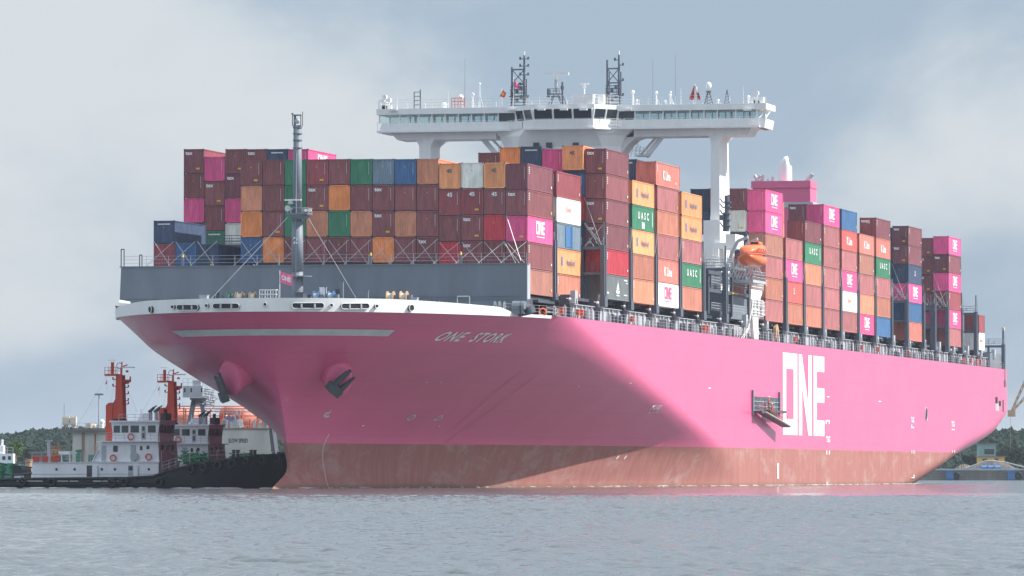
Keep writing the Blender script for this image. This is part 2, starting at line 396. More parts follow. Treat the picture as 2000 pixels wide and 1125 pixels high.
# forecastle bulwark: white plate following the deck edge
def bul_top(y, side):
    if side > 0 and y > -9: return max(18.95, 19.6 - (y + 9) * .22)
    return 20.05 - max(0, y + 24) * .032
def deck_curve(y1, side, n=70):
    ys = ystem(ZT); return [ys + (i / n) ** 2 * (y1 - ys) for i in range(n + 1)]
mb = MB(); pts = []
for y in deck_curve(-2, -1)[::-1]: pts.append((-hb(y, ZT), y, -1))
for y in deck_curve(3, 1)[1:]: pts.append((hb(y, ZT), y, 1))
o = 0
for i, (x, y, s) in enumerate(pts):
    n = Vector((x * .9, (y - 15) * .6, 0)).normalized() * .28; zt = bul_top(y, s)
    flare = .25
    mb.v += [(x + n.x * .15, y + n.y * .15, ZT - .28), (x + n.x * (.15 + flare), y + n.y * (.15 + flare), zt), (x - n.x * .9, y - n.y * .9, zt), (x - n.x, y - n.y, ZT - .28)]
for i in range(len(pts) - 1):
    for k in range(4):
        a = i * 4 + k; b = i * 4 + (k + 1) % 4; mb.f.append((a, b, b + 4, a + 4)); mb.m.append(0)
mb.f.append((0, 1, 2, 3)); mb.m.append(0); e = (len(pts) - 1) * 4; mb.f.append((e, e + 1, e + 2, e + 3)); mb.m.append(0)
bulwark = mb.build('bulwark', M['white'], ship, smooth=False)
# fairleads: openings through the bulwark (rim and dark recess)
def fairlead(p0, p1, yy, hh=.30):
    a = bul_hit(p0, yy); b = bul_hit(p1, yy)
    if a is None or b is None: return
    mid = (a + b) / 2; d = (b - a); Ln = d.length / 2; d.normalize(); up = Vector((0, 0, 1)); nn = d.cross(up).normalized()
    if nn.dot(Vector((CX, CY, HC)) - mid) < 0: nn = -nn
    rim = MB(); hole = MB(); ring = []; K = 20
    for i in range(K):
        t = 2 * math.pi * i / K; c, s_ = math.cos(t), math.sin(t)
        ex = (abs(c) ** .5) * (1 if c > 0 else -1)
        ring.append(mid + d * (max(0, Ln - hh) * (1 if c > 0 else -1 if c < 0 else 0) + c * hh) + up * (s_ * hh) + nn * .10)
    rim.path(ring + [ring[0]], .04, n=6)
    nb = len(hole.v); hole.v += [tuple(q - nn * .04) for q in ring] + [tuple(q - nn * .30) for q in ring]
    hole.f.append(tuple(range(K))); hole.m.append(0)
    for i in range(K): j = (i + 1) % K; hole.f.append((i, j, K + j, K + i)); hole.m.append(0)
    r_ = rim.build('fairlead', M['white'], ship); hole.build('recess', M['black'], r_)
    if Ln > .9:
        rl = MB()
        for k in range(max(2, int(Ln * 1.1))):
            q = mid + d * (-Ln + hh + (2 * Ln - 2 * hh) * (k + .5) / max(2, int(Ln * 1.1))) + nn * .07
            MB().tube(q - up * hh * .7, q + up * hh * .7, .11, n=8).build('roller', M['steel'], r_)
def bul_hit(px, py):
    d = ray(px, py); o = Vector((CX, CY, HC))
    for i in range(3000):
        p = o + d * (540 + i * .06)
        if p.y > ystem(ZT) - .3 and abs(p.x) < hb(p.y + .25, ZT) + .12: return p
    return None
for p0, p1, yy, hh in ((346, 388, 600.5, .30), (416, 468, 598, .30), (570, 633, 597, .30), (666, 721, 598, .30)): fairlead(p0, p1, yy, hh)
for p, yy in ((338, 599.5), (404, 597), (518, 594.5), (647, 596.5), (735, 598)): fairlead(p - 3.4, p + 3.4, yy, .19)
for p, yy in ((294, 604.5), (803, 601.5)): fairlead(p - 3.2, p + 3.2, yy, .36)

# dark roller chock on the starboard tip and the curled plate end
x_, z_ = A(233, 606, -10); MB().prism([(x_ - .3, z_ + .5), (x_ + .35, z_ + .3), (x_ + .35, z_ - .5), (x_ - .05, z_ - .3)], 'y', -10.6, -9.2).build('corner_chock', M['anchor'], ship)
x_, z_ = A(243, 593, -6); MB().tube((x_ - .4, -6.4, z_), (x_ + .75, -6.4, z_ - .1), .42, .3, n=12).build('bulwark_end', M['white'], ship)
# hull markings ---------------------------------------------------
mk = 'hull_marking'
def side_map(me, yc, zc, mat=None, X=B, off=.03):
    return remap(me, lambda a, b, c: (X + off, yc + a, zc + b), mat or M['mark'])
y0, z1 = S(1528.5, 688); _, z0 = S(1528.5, 849); y1, _ = S(1609.5, 695)
lg = remap(poly_mesh([[(y0 + a * (y1 - y0), z0 + b * (z1 - z0)) for a, b in p] for p in LOGO]), lambda a, b, c: (B + .03, a, b), M['mark'])
tag(link('hull_logo', lg, ship), 'giant white block letters reading ONE')
# bow name
p0 = hull_hit(857, 663); p1 = hull_hit(988, 664); pm = hull_hit(922, 657)
tl = p1.y - p0.y
def name_map(txt, pxa, pya, pxb, pyb, hpx, shear, nm):
    a = hull_hit(pxa, pya); b = hull_hit(pxb, pyb); me = text_mesh(txt, 1, shear, 1.22, bold=.022)
    xs = [v.co.x for v in me.vertices]; ys_ = [v.co.y for v in me.vertices]; x0, x1 = min(xs), max(xs); q0, q1 = min(ys_), max(ys_)
    h = hpx / F * ((a - Vector((CX, CY, HC))).length); 
    def fn(u, v, c):
        k = (u - x0) / (x1 - x0); s_ = (v - (q0 + q1) / 2) / (q1 - q0) * h
        y = a.y + (b.y - a.y) * k; z = a.z + (b.z - a.z) * k + s_
        return onhull(y, z, .05)
    bmx = bmesh.new(); bmx.from_mesh(me); bmx.free()
    for v in me.vertices: pass
    return link(nm, remap(me, fn, M['mark'], .12), ship)
name_map('ONE  STORK', 856, 656, 990, 660, 18.5, .30, 'ship_name')
# speed stripe round the bow
def stripe():
    V = []; Fc = []; zs0, zs1 = 16.25, 16.92
    a = hull_hit(359, 655); b = hull_hit(748, 655)
    ys = ystem(16.6); path = []
    ya = a.y if a else -5; yb = b.y
    for i in range(60): y = ya + (ys - ya) * (1 - (1 - i / 59) ** 2); path.append((y, -1))
    for i in range(1, 60): y = ys + (yb - ys) * (i / 59) ** 2; path.append((y, 1))
    n = len(path)
    for i, (y, s) in enumerate(path):
        for k, z in enumerate((zs0, (zs0 + zs1) / 2, zs1)):
            yy = y
            ext = k * (.5 if i == 0 else .35) if (i in (0, n - 1)) else 0
            yy = max(ystem(z) + .004, y - (ystem(16.6) - ystem(z)) + ext * 1.0)
            V.append(onhull(yy + .002, z, .05, s))
    for i in range(n - 1):
        for k in (0, 1): q = i * 3 + k; Fc.append((q, q + 3, q + 4, q + 1))
    me = bpy.data.meshes.new('stripe'); me.from_pydata(V, [], Fc); me.materials.append(M['fade']); return link('bow_stripe', me, ship)
stripe()
def small(txt, px, py, hpx, wpx=None, nm=mk, mat='mark', shear=0):
    p = hull_hit(px, py) if px < 1420 else Vector((B, *S(px, py)))
    me = text_mesh(txt, 1, shear, 1); ds = (p - Vector((CX, CY, HC))).length; h = hpx / F * ds
    xs = [v.co.x for v in me.vertices]; ys_ = [v.co.y for v in me.vertices]; hh = max(ys_) - min(ys_); ww = max(xs) - min(xs)
    k = h / hh; kx = k if wpx is None else (wpx / F * ds / .22) / ww
    cx_, cy_ = (max(xs) + min(xs)) / 2, (max(ys_) + min(ys_)) / 2
    return link(nm, remap(me, lambda a, b, c: onhull(p.y + (a - cx_) * kx, p.z + (b - cy_) * k, .04), M[mat], .5), ship)
small('TUG', 1281, 795, 9, 12, shear=.3); small('TUG', 1617, 858, 12, 9); small('TUG', 1782, 820, 11, 8); small('TUG', 1861, 828, 11, 8)
def bars(lst, nm=mk):
    P = []
    for (px0, py0, px1, py1) in lst:
        for _ in (0,):
            a = hull_hit(px0, py1) if px0 < 1420 else Vector((B, *S(px0, py1))); b = hull_hit(px1, py0) if px1 < 1420 else Vector((B, *S(px1, py0)))
            if a and b: P.append([(a.y, a.z), (b.y, a.z), (b.y, b.z), (a.y, b.z)])
    me = poly_mesh(P); link(nm, remap(me, lambda a, b, c: onhull(a, b, .04), M['mark'], .6), ship)
bars([(1265, 804, 1270, 806.5), (1274, 804, 1277, 806.5), (1280, 803, 1285, 806)]); bars([(1612, 820.5, 1620, 823), (1612, 823, 1614, 828), (1618, 823, 1620, 828)])
bars([(1613.5, 880, 1615, 888), (1618.5, 880, 1620, 888)]); bars([(1614, 941, 1615.5, 948), (1615.5, 945.6, 1621, 948)]); bars([(1517.7, 905, 1520.6, 935)])
bars([(1779, 834, 1785, 836), (1779, 829.5, 1781, 834)]); bars([(1780, 879, 1781, 886), (1784, 879, 1785.2, 886)]); bars([(1780, 932, 1785.5, 934), (1784, 927, 1785.5, 932)])
bars([(1858.5, 838, 1864, 840)]); bars([(1859, 879, 1860, 884), (1863.5, 879, 1864.5, 884)])
for px, py in ((832, 746), (860, 746), (857, 832), (1130, 754), (1231, 748), (1385, 758), (1617, 775), (1718, 784), (708, 831)): bars([(px - 2.5, py - .8, px + 2.5, py + .8)])
# bow thruster discs and bulb sign
def ringmark(px, py, r):
    p = hull_hit(px, py); P = []; n = 18
    for i in range(n):
        t0, t1 = 2 * math.pi * i / n, 2 * math.pi * (i + 1) / n
        P.append([(p.y + r * 2.0 * math.cos(t0), p.z + r * math.sin(t0)), (p.y + r * 2.0 * math.cos(t1), p.z + r * math.sin(t1)), (p.y + r * 1.5 * math.cos(t1), p.z + .72 * r * math.sin(t1)), (p.y + 1.5 * r * math.cos(t0), p.z + .72 * r * math.sin(t0))])
    P.append([(p.y - r * 1.2, p.z - r * .5), (p.y - r * .95, p.z - r * .6), (p.y + r * 1.2, p.z + r * .5), (p.y + r * .95, p.z + r * .6)])
    link(mk, remap(poly_mesh(P), lambda a, b, c: onhull(a, b, .04), M['fade']), ship)
ringmark(803, 815, .32); ringmark(855, 816, .32)
def linemark(pts, w_=.10, nm=mk, mat='fade'):
    V = []; Fc = []
    H = [hull_hit(*p) for p in pts]
    for i in range(len(H) - 1):
        a, b = H[i], H[i + 1]; d = Vector((0, b.y - a.y, b.z - a.z)).normalized(); n = Vector((0, -d.z, d.y)) * w_
        o_ = len(V); V += [onhull(a.y + n.y, a.z + n.z, .05), onhull(b.y + n.y, b.z + n.z, .05), onhull(b.y - n.y, b.z - n.z, .05), onhull(a.y - n.y, a.z - n.z, .05)]; Fc.append((o_, o_ + 1, o_ + 2, o_ + 3))
    me = bpy.data.meshes.new(nm); me.from_pydata(V, [], Fc); me.materials.append(M[mat]); return link(nm, me, ship)
linemark([(645, 801), (642, 806), (634, 807), (631, 811), (634, 813), (641, 813)])
linemark([(1203, 896), (1208, 890)], .12, mat='mark'); linemark([(1218, 896), (1223, 890)], .12, mat='mark')
M['seam'] = paint('weld_seam', (.50, .075, .17), .5, .1)
linemark([(1064, 690), (1000, 738), (930, 798), (884, 838)], .035, 'weld_seam', 'seam'); linemark([(1099, 692), (1040, 738), (960, 800), (905, 838), (868, 866)], .035, 'weld_seam', 'seam')
# draft numbers as a line of small ticks up the stem
dp = [(640, 849), (635, 860), (631, 870), (629, 882), (628.5, 895), (630, 910), (633, 925), (636, 938), (640, 953)]
V = []; Fc = []
for i in range(26):
    t = i / 25 * (len(dp) - 1); k = min(int(t), len(dp) - 2); u = t - k
    p = hull_hit(dp[k][0] * (1 - u) + dp[k + 1][0] * u, dp[k][1] * (1 - u) + dp[k + 1][1] * u)
    if p: o_ = len(V); V += [onhull(p.y + a, p.z + b, .05) for a, b in ((-.10, -.035), (.12, -.035), (.12, .035), (-.10, .035))]; Fc.append((o_, o_ + 1, o_ + 2, o_ + 3))
me = bpy.data.meshes.new('d'); me.from_pydata(V, [], Fc); me.materials.append(M['mark']); link('draft_scale', me, ship)

# anchor bolsters and anchors
def bolster(px, py, side):
    p = hull_hit(px, py); n = hn(p.y, p.z, side)
    ax = (n * .75 + Vector((side * .25, -.75, -.25))).normalized()
    mb = MB(); K = 24; rings = []
    up = Vector((0, 0, 1)); a = ax.cross(up).normalized(); b = a.cross(ax).normalized()
    for (t, r) in ((-1.2, 2.0), (.3, 1.75), (1.1, 1.6), (1.6, 1.52), (1.72, 1.38)):
        o_ = len(mb.v)
        for i in range(K):
            th = 2 * math.pi * i / K; slant = math.sin(th) * (-.55 if t > .2 else 0)
            mb.v.append(tuple(p + ax * (t + slant * t / 1.5) + a * (r * .95 * math.cos(th)) + b * (r * 1.12 * math.sin(th))))
        rings.append(o_)
    for q in range(len(rings) - 1):
        for i in range(K): j = (i + 1) % K; mb.f.append((rings[q] + i, rings[q] + j, rings[q + 1] + j, rings[q + 1] + i)); mb.m.append(0)
    mb.f.append(tuple(rings[-1] + i for i in range(K))); mb.m.append(0)
    bo = mb.build('anchor_bolster', M['pink'], ship, smooth=True)
    c = p + ax * 2.0 + Vector((0, 0, -.35)); return c, ax, a, b
def anchor(c, ax, tilt, rightv):
    # local frame: u along the crown, w along flukes, n away from hull
    n = ax; w_ = (Vector((0, 0, 1)) - n * n.z).normalized(); u = w_.cross(n).normalized()
    Rm = Matrix.Rotation(tilt, 3, n); w_ = Rm @ w_; u = Rm @ u
    def P(x, y, z): return tuple(c + (u * x + w_ * y + n * z) * .82)
    mb = MB()
    def slab(outline, z0, z1, taper=1):
        o_ = len(mb.v); k = len(outline)
        for z, s in ((z0, 1), (z1, taper)):
            for (x, y) in outline: mb.v.append(P(x * s, y, z))
        for i in range(k): j = (i + 1) % k; mb.f.append((o_ + i, o_ + j, o_ + k + j, o_ + k + i)); mb.m.append(0)
        mb.f.append(tuple(o_ + i for i in range(k))[::-1]); mb.m.append(0); mb.f.append(tuple(o_ + k + i for i in range(k))); mb.m.append(0)
    slab([(-1.25, -1.25), (1.25, -1.25), (1.35, -.35), (.9, 0), (-.9, 0), (-1.35, -.35)], -.25, .75, .85)
    for s in (-1, 1):
        slab([(s * .45, -.3), (s * 1.2, -.4), (s * 1.15, .8), (s * .95, 2.3), (s * .75, 2.1), (s * .5, .7)], .1, .45, .97)
    slab([(-.2, -.2), (.2, -.2), (.17, 2.6), (-.17, 2.6)], -.45, -.1)
    return mb.build('anchor', M['anchor'], ship)
c, ax, a, b = bolster(656, 727, 1); anchor(c + Vector((-.15, -.35, .15)), (ax + Vector((.5, -.1, -.3))).normalized(), -.55, a)
c2 = bolster(465, 724, -1) if hull_hit(465, 724) else None
if c2: anchor(c2[0] + Vector((-.35, -.2, -.75)), (c2[1] + Vector((-1.3, 0, -.1))).normalized(), -.12, c2[2])

# side openings
def opening(px0, py0, px1, py1, nm='side_opening', mat='black'):
    a = S(px0, py1); b = S(px1, py0); mb = MB().box(B - .3, B + .012, a[0], b[0], a[1], b[1]); return mb.build(nm, M[mat], ship)
for q in ((1944, 775.5, 1948.5, 788), (1950.5, 783, 1955, 793), (1958, 781, 1960.2, 804)): opening(*q, nm='mooring_port')
q = opening(1944.5, 788, 1951, 802, nm='mooring_port'); q.data.materials[0] = M['light']
# oval pilot door
a = S(1809, 809); mb = MB(); ring = [(a[0] + .9 * math.cos(t * math.pi / 8), a[1] + (1.05 * math.sin(t * math.pi / 8))) for t in range(16)]
mb.prism(ring, 'x', B - .2, B + .015); q = mb.build('oval_port', M['black'], ship)
MB().path([(B + .03, y, z) for y, z in ring + [ring[0]]], .06).build('rim', M['light'], q)
# pilot embarkation opening with folding gangway
ya, zt_ = S(1469, 774); yb, _ = S(1520, 776); _, zb_ = S(1469, 800)
emb = MB().box(B - .4, B + .02, ya, yb, zb_, zt_).build('pilot_opening', M['dark'], ship)
mb = MB()
for y in (ya - .2, yb + .2): mb.box(B - .1, B + .25, y - .25, y + .25, zb_ - .7, zt_ + .8)
mb.box(B, B + .2, ya, yb, zb_ - .25, zb_ + .02); mb.build('davit_post', M['gray'], emb)
mb = MB()
for k in range(9): y = ya + (yb - ya) * (k + .5) / 9; mb.tube((B + .05, y, zb_ + .1), (B + .05, y, zt_ - .1), .05, n=4)
for z in (zb_ + .5, zb_ + 1.1): mb.tube((B + .06, ya, z), (B + .06, yb, z), .05, n=4)
mb.build('inner_frame', M['light'], emb)
gw = [Vector((B + .75, ya + 2.5, zb_ - .15)), Vector((B + 1.4, yb - 1.6, zb_ - 1.9))]
mb = MB(); d = gw[1] - gw[0]
mb.v += [tuple(gw[0] + Vector((-.55, 0, 0))), tuple(gw[0] + Vector((.55, 0, 0))), tuple(gw[1] + Vector((.55, 0, 0))), tuple(gw[1] + Vector((-.55, 0, 0)))]
mb.v += [(x, y, z - .28) for x, y, z in mb.v[:4]]
for f in ((0, 1, 2, 3), (7, 6, 5, 4), (0, 4, 5, 1), (1, 5, 6, 2), (2, 6, 7, 3), (3, 7, 4, 0)): mb.f.append(f); mb.m.append(0)
mb.box(B, B + 1.3, ya - .1, ya + 2.6, zb_ - .45, zb_ - .15)
gang = mb.build('gangway', M['dark'], emb)
mb = MB()
for s in (-.5, .5):
    for i in range(10):
        p = gw[0].lerp(gw[1], i / 9) + Vector((s, 0, 0)); mb.tube(p, p + Vector((0, 0, 1.0)), .03, n=4)
    for z in (.5, 1.0): mb.tube(gw[0] + Vector((s, 0, z)), gw[1] + Vector((s, 0, z)), .028, n=4)
mb.rail((B + 1.3, ya, zb_ - .15), (B + 1.3, ya + 2.5, zb_ - .15), 1, 1, .03, 2)
mb.build('handrail', M['darkred'], gang)
MB().tube(gw[0] + Vector((.56, 0, -.1)), gw[1] + Vector((.56, 0, -.1)), .07).build('edge_beam', M['cream'], gang)

# ------------------------------------------------------------------ FORECASTLE
# deck plating
mb = MB(); ring = [(-(hb(y, ZT) - .3), y) for y in deck_curve(-4, -1, 30)[::-1]] + [(hb(y, ZT) - .3, y) for y in deck_curve(-4, 1, 30)[1:]]
mb.prism(ring, 'z', ZT + .004, ZT + .05); mb.build('forecastle_deck', M['gray'], ship)
# breakwater
xl, zl_ = A(235, 585, -4); xr, zr_ = A(1030, 517, -4); ztb = A(640, 517, -4)[1]
mb = MB().prism([(xl, ZT), (xl, 21), (xl + .15, ztb), (xr, ztb), (xr, 20.4), (xr - .8, ZT)], 'y', -4.2, -3.9)
for k in range(14): x = xl + 1.5 + k * 3.4; mb.box(x, x + .12, -3.9, -2.6, ZT, ztb - .3)
mb.box(xl, xr, -4.3, -2.9, ztb - .12, ztb + .004)
brk = mb.build('breakwater', M['gray'], ship)
mb = MB(); mb.tube((xl, -4.23, 20.9), (xr - 1, -4.23, 20.9), .04, n=4); mb.box(-21, 22.4, -4.8, -4.4, ZT + .05, 20.35); mb.build('fairing', M['gray'], brk)
MB().rail((xl + .2, -3.1, ztb), (xr - .3, -3.1, ztb), 1.15, 2.6, .03, 3).build('railing', M['light'], brk)
# tall rectangular lashing frames on the starboard corner
mb = MB()
for px, w_, ht in ((239.5, .34, 1.95), (275, .28, 1.3)):
    x, _ = A(px, 517, -3); mb.tube((x - w_ / 2, -3, ztb), (x - w_ / 2, -3, ztb + ht), .06).tube((x + w_ / 2, -3, ztb), (x + w_ / 2, -3, ztb + ht), .06).tube((x - w_ / 2, -3, ztb + ht), (x + w_ / 2, -3, ztb + ht), .06)
mb.build('corner_frame', M['dark'], brk)
# slotted light-grey end bracket on the port corner
x, z = A(1027.5, 518, -2.5)
mb = MB().box(x - .55, x - .25, -3.6, -2.2, 20.6, 24.5).box(x + .15, x + .4, -3.6, -2.2, 20.6, 24.5).box(x - .25, x + .15, -3.6, -2.2, 23.9, 24.5).box(x - .25, x + .15, -3.6, -2.2, 20.6, 21.6).box(x - .25, x + .15, -3.0, -2.3, 21.6, 23.9)
mb.build('end_bracket', M['light'], brk)
# gratings/lamps on breakwater top
mb = MB()
for px in (357, 900, 724): x, z = A(px, 500, -3.2); mb.box(x - .12, x + .12, -3.3, -3.1, ztb, ztb + 1.0, 0).tube((x, -3.2, ztb + 1.0), (x, -3.2, ztb + 1.35), .16, .05, mi=1)
mb.build('lamp', [M['gray'], M['yellow']], brk)

# foremast
my = -13.0; mx, _ = A(581, 400, my)
def zz(py): return A(581, py, my)[1]
mast = MB().tube((mx, my, ZT), (mx, my, zz(530)), .62, n=16).tube((mx, my, zz(530)), (mx, my, zz(432)), .66, .60, n=16).tube((mx, my, zz(432)), (mx, my, zz(245)), .50, .44, n=16)
mast = mast.build('foremast', M['gray'], ship, smooth=True)
for p in mast.data.polygons:
    if abs(p.normal.z) > .9: p.use_smooth = False
mb = MB()
for py in (250, 262, 275, 290, 470, 500): mb.tube((mx, my, zz(py)), (mx, my, zz(py) + .12), .62 if py > 400 else .52, n=16)
mb.box(mx - .05, mx + .05, my - .72, my - .45, ZT, zz(300)); mb.build('mast_ring', M['gray'], mast)
mb = MB().tube((mx + .25, my, zz(420)), (mx + .25, my, zz(417)), 1.4, n=20).tube((mx + .2, my, zz(428)), (mx + .25, my, zz(420)), .6, 1.3, n=16).tube((mx + .4, my, zz(541)), (mx + .4, my, zz(539)), 1.2, n=16)
pl = mb.build('platform', M['gray'], mast)
mb = MB()
for i in range(12):
    t = i * math.pi / 6; mb.tube((mx + .25 + 1.35 * math.cos(t), my + 1.35 * math.sin(t), zz(417)), (mx + .25 + 1.35 * math.cos(t), my + 1.35 * math.sin(t), zz(407)), .025, n=4)
for i in range(24):
    t, t2 = i * math.pi / 12, (i + 1) * math.pi / 12; mb.tube((mx + .25 + 1.35 * math.cos(t), my + 1.35 * math.sin(t), zz(407)), (mx + .25 + 1.35 * math.cos(t2), my + 1.35 * math.sin(t2), zz(407)), .025, n=4)
mb.build('railing', M['light'], pl)
x0, _ = A(556, 391, my - .9); x1, _ = A(588.5, 391, my - .9)
q = MB().box(x0, x1, my - 1.1, my - .8, zz(392.5), zz(390)).build('radar_scanner', M['white'], mast)
MB().tube((A(572, 396, my)[0], my - .9, zz(399)), (A(572, 396, my)[0], my - .9, zz(392.5)), .3, .22, n=12).build('motor', M['light'], q)
x, _ = A(563, 408, my - 1)
MB().tube((x, my - 1.3, zz(408)), (x + .1, my - .6, zz(408)), .34, .12, n=16).build('foghorn', M['steel'], mast)
for px in (598, 606):
    x, _ = A(px, 412, my - .9); MB().tube((x, my - 1.2, zz(412)), (x, my - .8, zz(412)), .18, .12, n=10).build('floodlight', M['white'], mast)
mb = MB(); x0, z0_ = A(573, 245, my); x1, _ = A(589, 245, my); zt2 = zz(224)
mb.tube((x0, my - .3, z0_), (x0, my - .3, zt2), .06).tube((x1, my - .3, z0_), (x1, my - .3, zt2), .06).tube((x1, my + .4, z0_), (x1, my + .4, zt2 + .35), .05).tube((x0, my + .4, z0_), (x0, my + .4, zt2), .06)
mb.box(x0, x1, my - .4, my + .5, zt2 - .1, zt2).box(x0, x1, my - .4, my + .5, z0_ - .1, z0_); mb.box(x0, x0 + .2, my + .2, my + .4, z0_, zt2)
mb.tube((x0 - .1, my, zt2), (x0 - .1, my, zt2 + .2), .12, n=8)
hd = mb.build('mast_head', M['gray'], mast)
MB().sphere(((x0 + x1) / 2, my - .1, z0_ + .45), .3, n=10).build('masthead_lamp', M['light'], hd)
mb = MB(); a_ = (A(562, 424, my)[0], my, zz(424)); b_ = A(407, 584, my - 3); mb.tube(a_, (b_[0], my - 3, b_[1] - .3), .05, n=5)
a_ = (A(601, 424, my)[0], my, zz(424)); b_ = A(695, 578, my + 6); mb.tube(a_, (b_[0], my + 6, b_[1] - .2), .03, n=5); mb.build('stay', M['steel'], mast)
tm = text_mesh('2', .95, 0, 1); x, z = A(577, 470, my - .72)
link('mast_number', remap(tm, lambda a, b, c: (x + a, my - .70, z + b), M['mark']), mast)
# mooring winches
def winch(px0, px1, py, fl, y=-10.5, r=.46):
    x0, z = A(px0, py, y); x1, _ = A(px1, py, y); z = 20.6
    w_ = MB().tube((x0, y, z), (x1, y, z), r, n=16).build('rope_drum', M['cream'], ship, smooth=False)
    mb = MB()
    for x in (x0, x1): mb.tube((x - .05, y, z), (x + .05, y, z), r * 1.45, n=20)
    mb.build('drum_flange', M[fl], w_)
    MB().box(x0 - .4, x1 + .4, y - .45, y + .45, ZT + .05, z - r * 1.3).box(x1 + .1, x1 + .55, y - .3, y + .3, ZT + .05, z + .3).build('winch_base', M['gray'], w_)
winch(421, 426, 577, 'dark', -14); winch(446, 451, 577, 'green', -14); winch(462, 474, 574, 'tan', -14); winch(489, 499, 574, 'tan', -14)
winch(613.5, 623, 577, 'bluep', -14); winch(642, 652, 577, 'bluep', -14); winch(757, 769, 580, 'tan', -10.5, .5); winch(783, 795, 581, 'tan', -10.5, .5)
# white rail cage, lockers, vents, bollards, bitts
def cage(px0, px1, py0, py1, y):
    x0, zt = A(px0, py0, y); x1, zb = A(px1, py1, y); mb = MB(); z0_ = ZT + .3
    for x in np.linspace(x0, x1, 4):
        for yy in (y, y + 1): mb.tube((x, yy, z0_), (x, yy, zt), .05, n=4)
    for z in np.linspace(zb, zt, 3):
        for yy in (y, y + 1): mb.tube((x0, yy, z), (x1, yy, z), .05, n=4)
        for x in (x0, x1): mb.tube((x, y, z), (x, y + 1, z), .05, n=4)
    return mb.build('rail_cage', M['white'], ship)
cage(507, 539, 566, 583, -15)
def bx(nm, px0, px1, py, mat, y=-12, dy=.8):
    x0, zt = A(px0, py, y); x1, _ = A(px1, py, y); mb = MB().box(x0, x1, y, y + dy, ZT + .05, zt).box(x0 - .05, x1 + .05, y - .05, y + dy + .05, zt, zt + .06)
    return mb.build(nm, M[mat], ship)
bx('locker', 389, 404, 577, 'light'); bx('vent_post', 664, 670, 551, 'gray', -12, .3); bx('vent_post', 714, 719, 568, 'gray', -12, .3); bx('locker', 601, 607, 577, 'dark'); bx('windlass', 577, 592, 572, 'dark', -16, 1.5)
bx('windlass', 655, 664, 566, 'dark', -12, 1.2); bx('locker', 802, 814, 582, 'light'); bx('vent_post', 635, 637, 562, 'light', -14, .2)
q = bx('lamp_box', 624, 636, 562, 'white', -14, .2)
for px in (678, 690, 702, 828, 845, 735, 745, 560, 596): x, _ = A(px, 580, -13); MB().tube((x, -13, ZT), (x, -13, 20.25), .16, n=10).tube((x + .6, -13, ZT), (x + .6, -13, 20.25), .16, n=10).build('bollard', M['dark'], ship)
mb = MB(); x0, zt = A(893, 579, -8); x1, _ = A(917, 579, -8); mb.path([(x0, -8, ZT), (x0, -8, zt), (x1, -8, zt), (x1, -8, ZT)], .05); mb.build('hatch_rail', M['light'], ship)
# port-side mooring machinery behind the end of the bulwark
for px0, px1, py in ((966, 972, 603), (975, 981, 603), (985, 990, 604), (1008, 1024, 600), (1024, 1030, 590)):
    x0, zt = A(px0, py - 6, -4.5 if px0 > 1000 else -6); x1, _ = A(px1, py, -5); MB().tube((x0, -6.0, ZT + .7), (x1, -6.0, ZT + .7), .7, n=14).box(x0, x1, -6.6, -5.4, ZT, ZT + .5).build('mooring_winch', M['gray'], ship)
x0, _ = A(1012, 580, -5); MB().tube((x0, -5, 19.3), (x0 + 1.1, -5, 19.6), .75, .7, n=16).tube((x0 + 1.1, -5, 19.6), (x0 + 1.3, -5, ZT), .7, n=16).build('ventilation_trunk', M['dark'], ship)
tag(MB().torus((22.9, -5.3, 19.6), .36, .09, (.3, -1, 0)).build('lifebuoy', M['orange']), 'orange lifebuoy hanging on the rail near the port end of the breakwater', 'lifebuoy')
_lb = bpy.data.objects['lifebuoy']; _p = Vector((hb(0, ZT) + .12, *S(1060, 609, hb(0, ZT) + .12))); _lb.location = _p - Vector((22.9, -5.3, 19.6))

# ------------------------------------------------------------------ DECK SIDE: coaming, stanchions, railing
PIT_Y = 14.03
def deckx(y): return hb(y, ZT)
MB().box(22.3, 24.9, 4, 331, ZT + .003, 19.0).build('side_walkway', M['gray'], ship)
cm = MB(); cm.box(21.9, 22.3, 4, 330, ZT, 20.75); cm.box(21.9, 22.9, 4, 330, 20.45, 20.75)
cm.box(-22.3, -21.9, 4, 330, ZT, 20.75); cm.box(-21.9, 21.9, 330, 330.4, ZT, 20.75)
cm.build('hatch_coaming', M['dark'], ship)
stm = MB().prism([(-1.0, 21.55), (-1.0, 20.5), (-.5, 19.7), (-.5, ZT), (.5, ZT), (.5, 19.7), (1.0, 20.5), (1.0, 21.55)], 'x', -1.6, -.5).mesh('stanchion', M['dark'])
brm = MB().prism([(-.6, 22.0), (-.6, 21.2), (-.75, 20.6), (-.35, 20.5), (-.15, 21.15), (.15, 21.15), (.35, 20.5), (.75, 20.6), (.6, 21.2), (.6, 22.0)], 'x', -.5, .05).mesh('bracket', M['light'])
pw = PIT_Y - 2.0; pm = MB(); pm.prism([(0, ZT), (0, 20.0), (.9, 20.5), (pw - .9, 20.5), (pw, 20.0), (pw, ZT)], 'x', 24.05, 24.2)
for j in (.18, .42, .58, .82): pm.box(24.2, 24.4, pw * j - .16, pw * j + .16, ZT, 20.45)
pm.box(24.05, 24.5, .8, pw - .8, 20.5, 20.58); pm = pm.mesh('coaming_stay', M['light'])
hcm = MB().box(-22.5, 22.5, 0, PIT_Y - 1.8, 20.76, 21.45).box(22.5, 23.6, 0, PIT_Y - 1.8, 21.1, 21.45).mesh('hatch_cover', M['dark'])
lpm = MB().sphere((0, 0, 0), .17, n=8, m=6).tube((-.4, 0, .1), (0, 0, 0), .05, n=5).mesh('deck_lamp', M['white'])
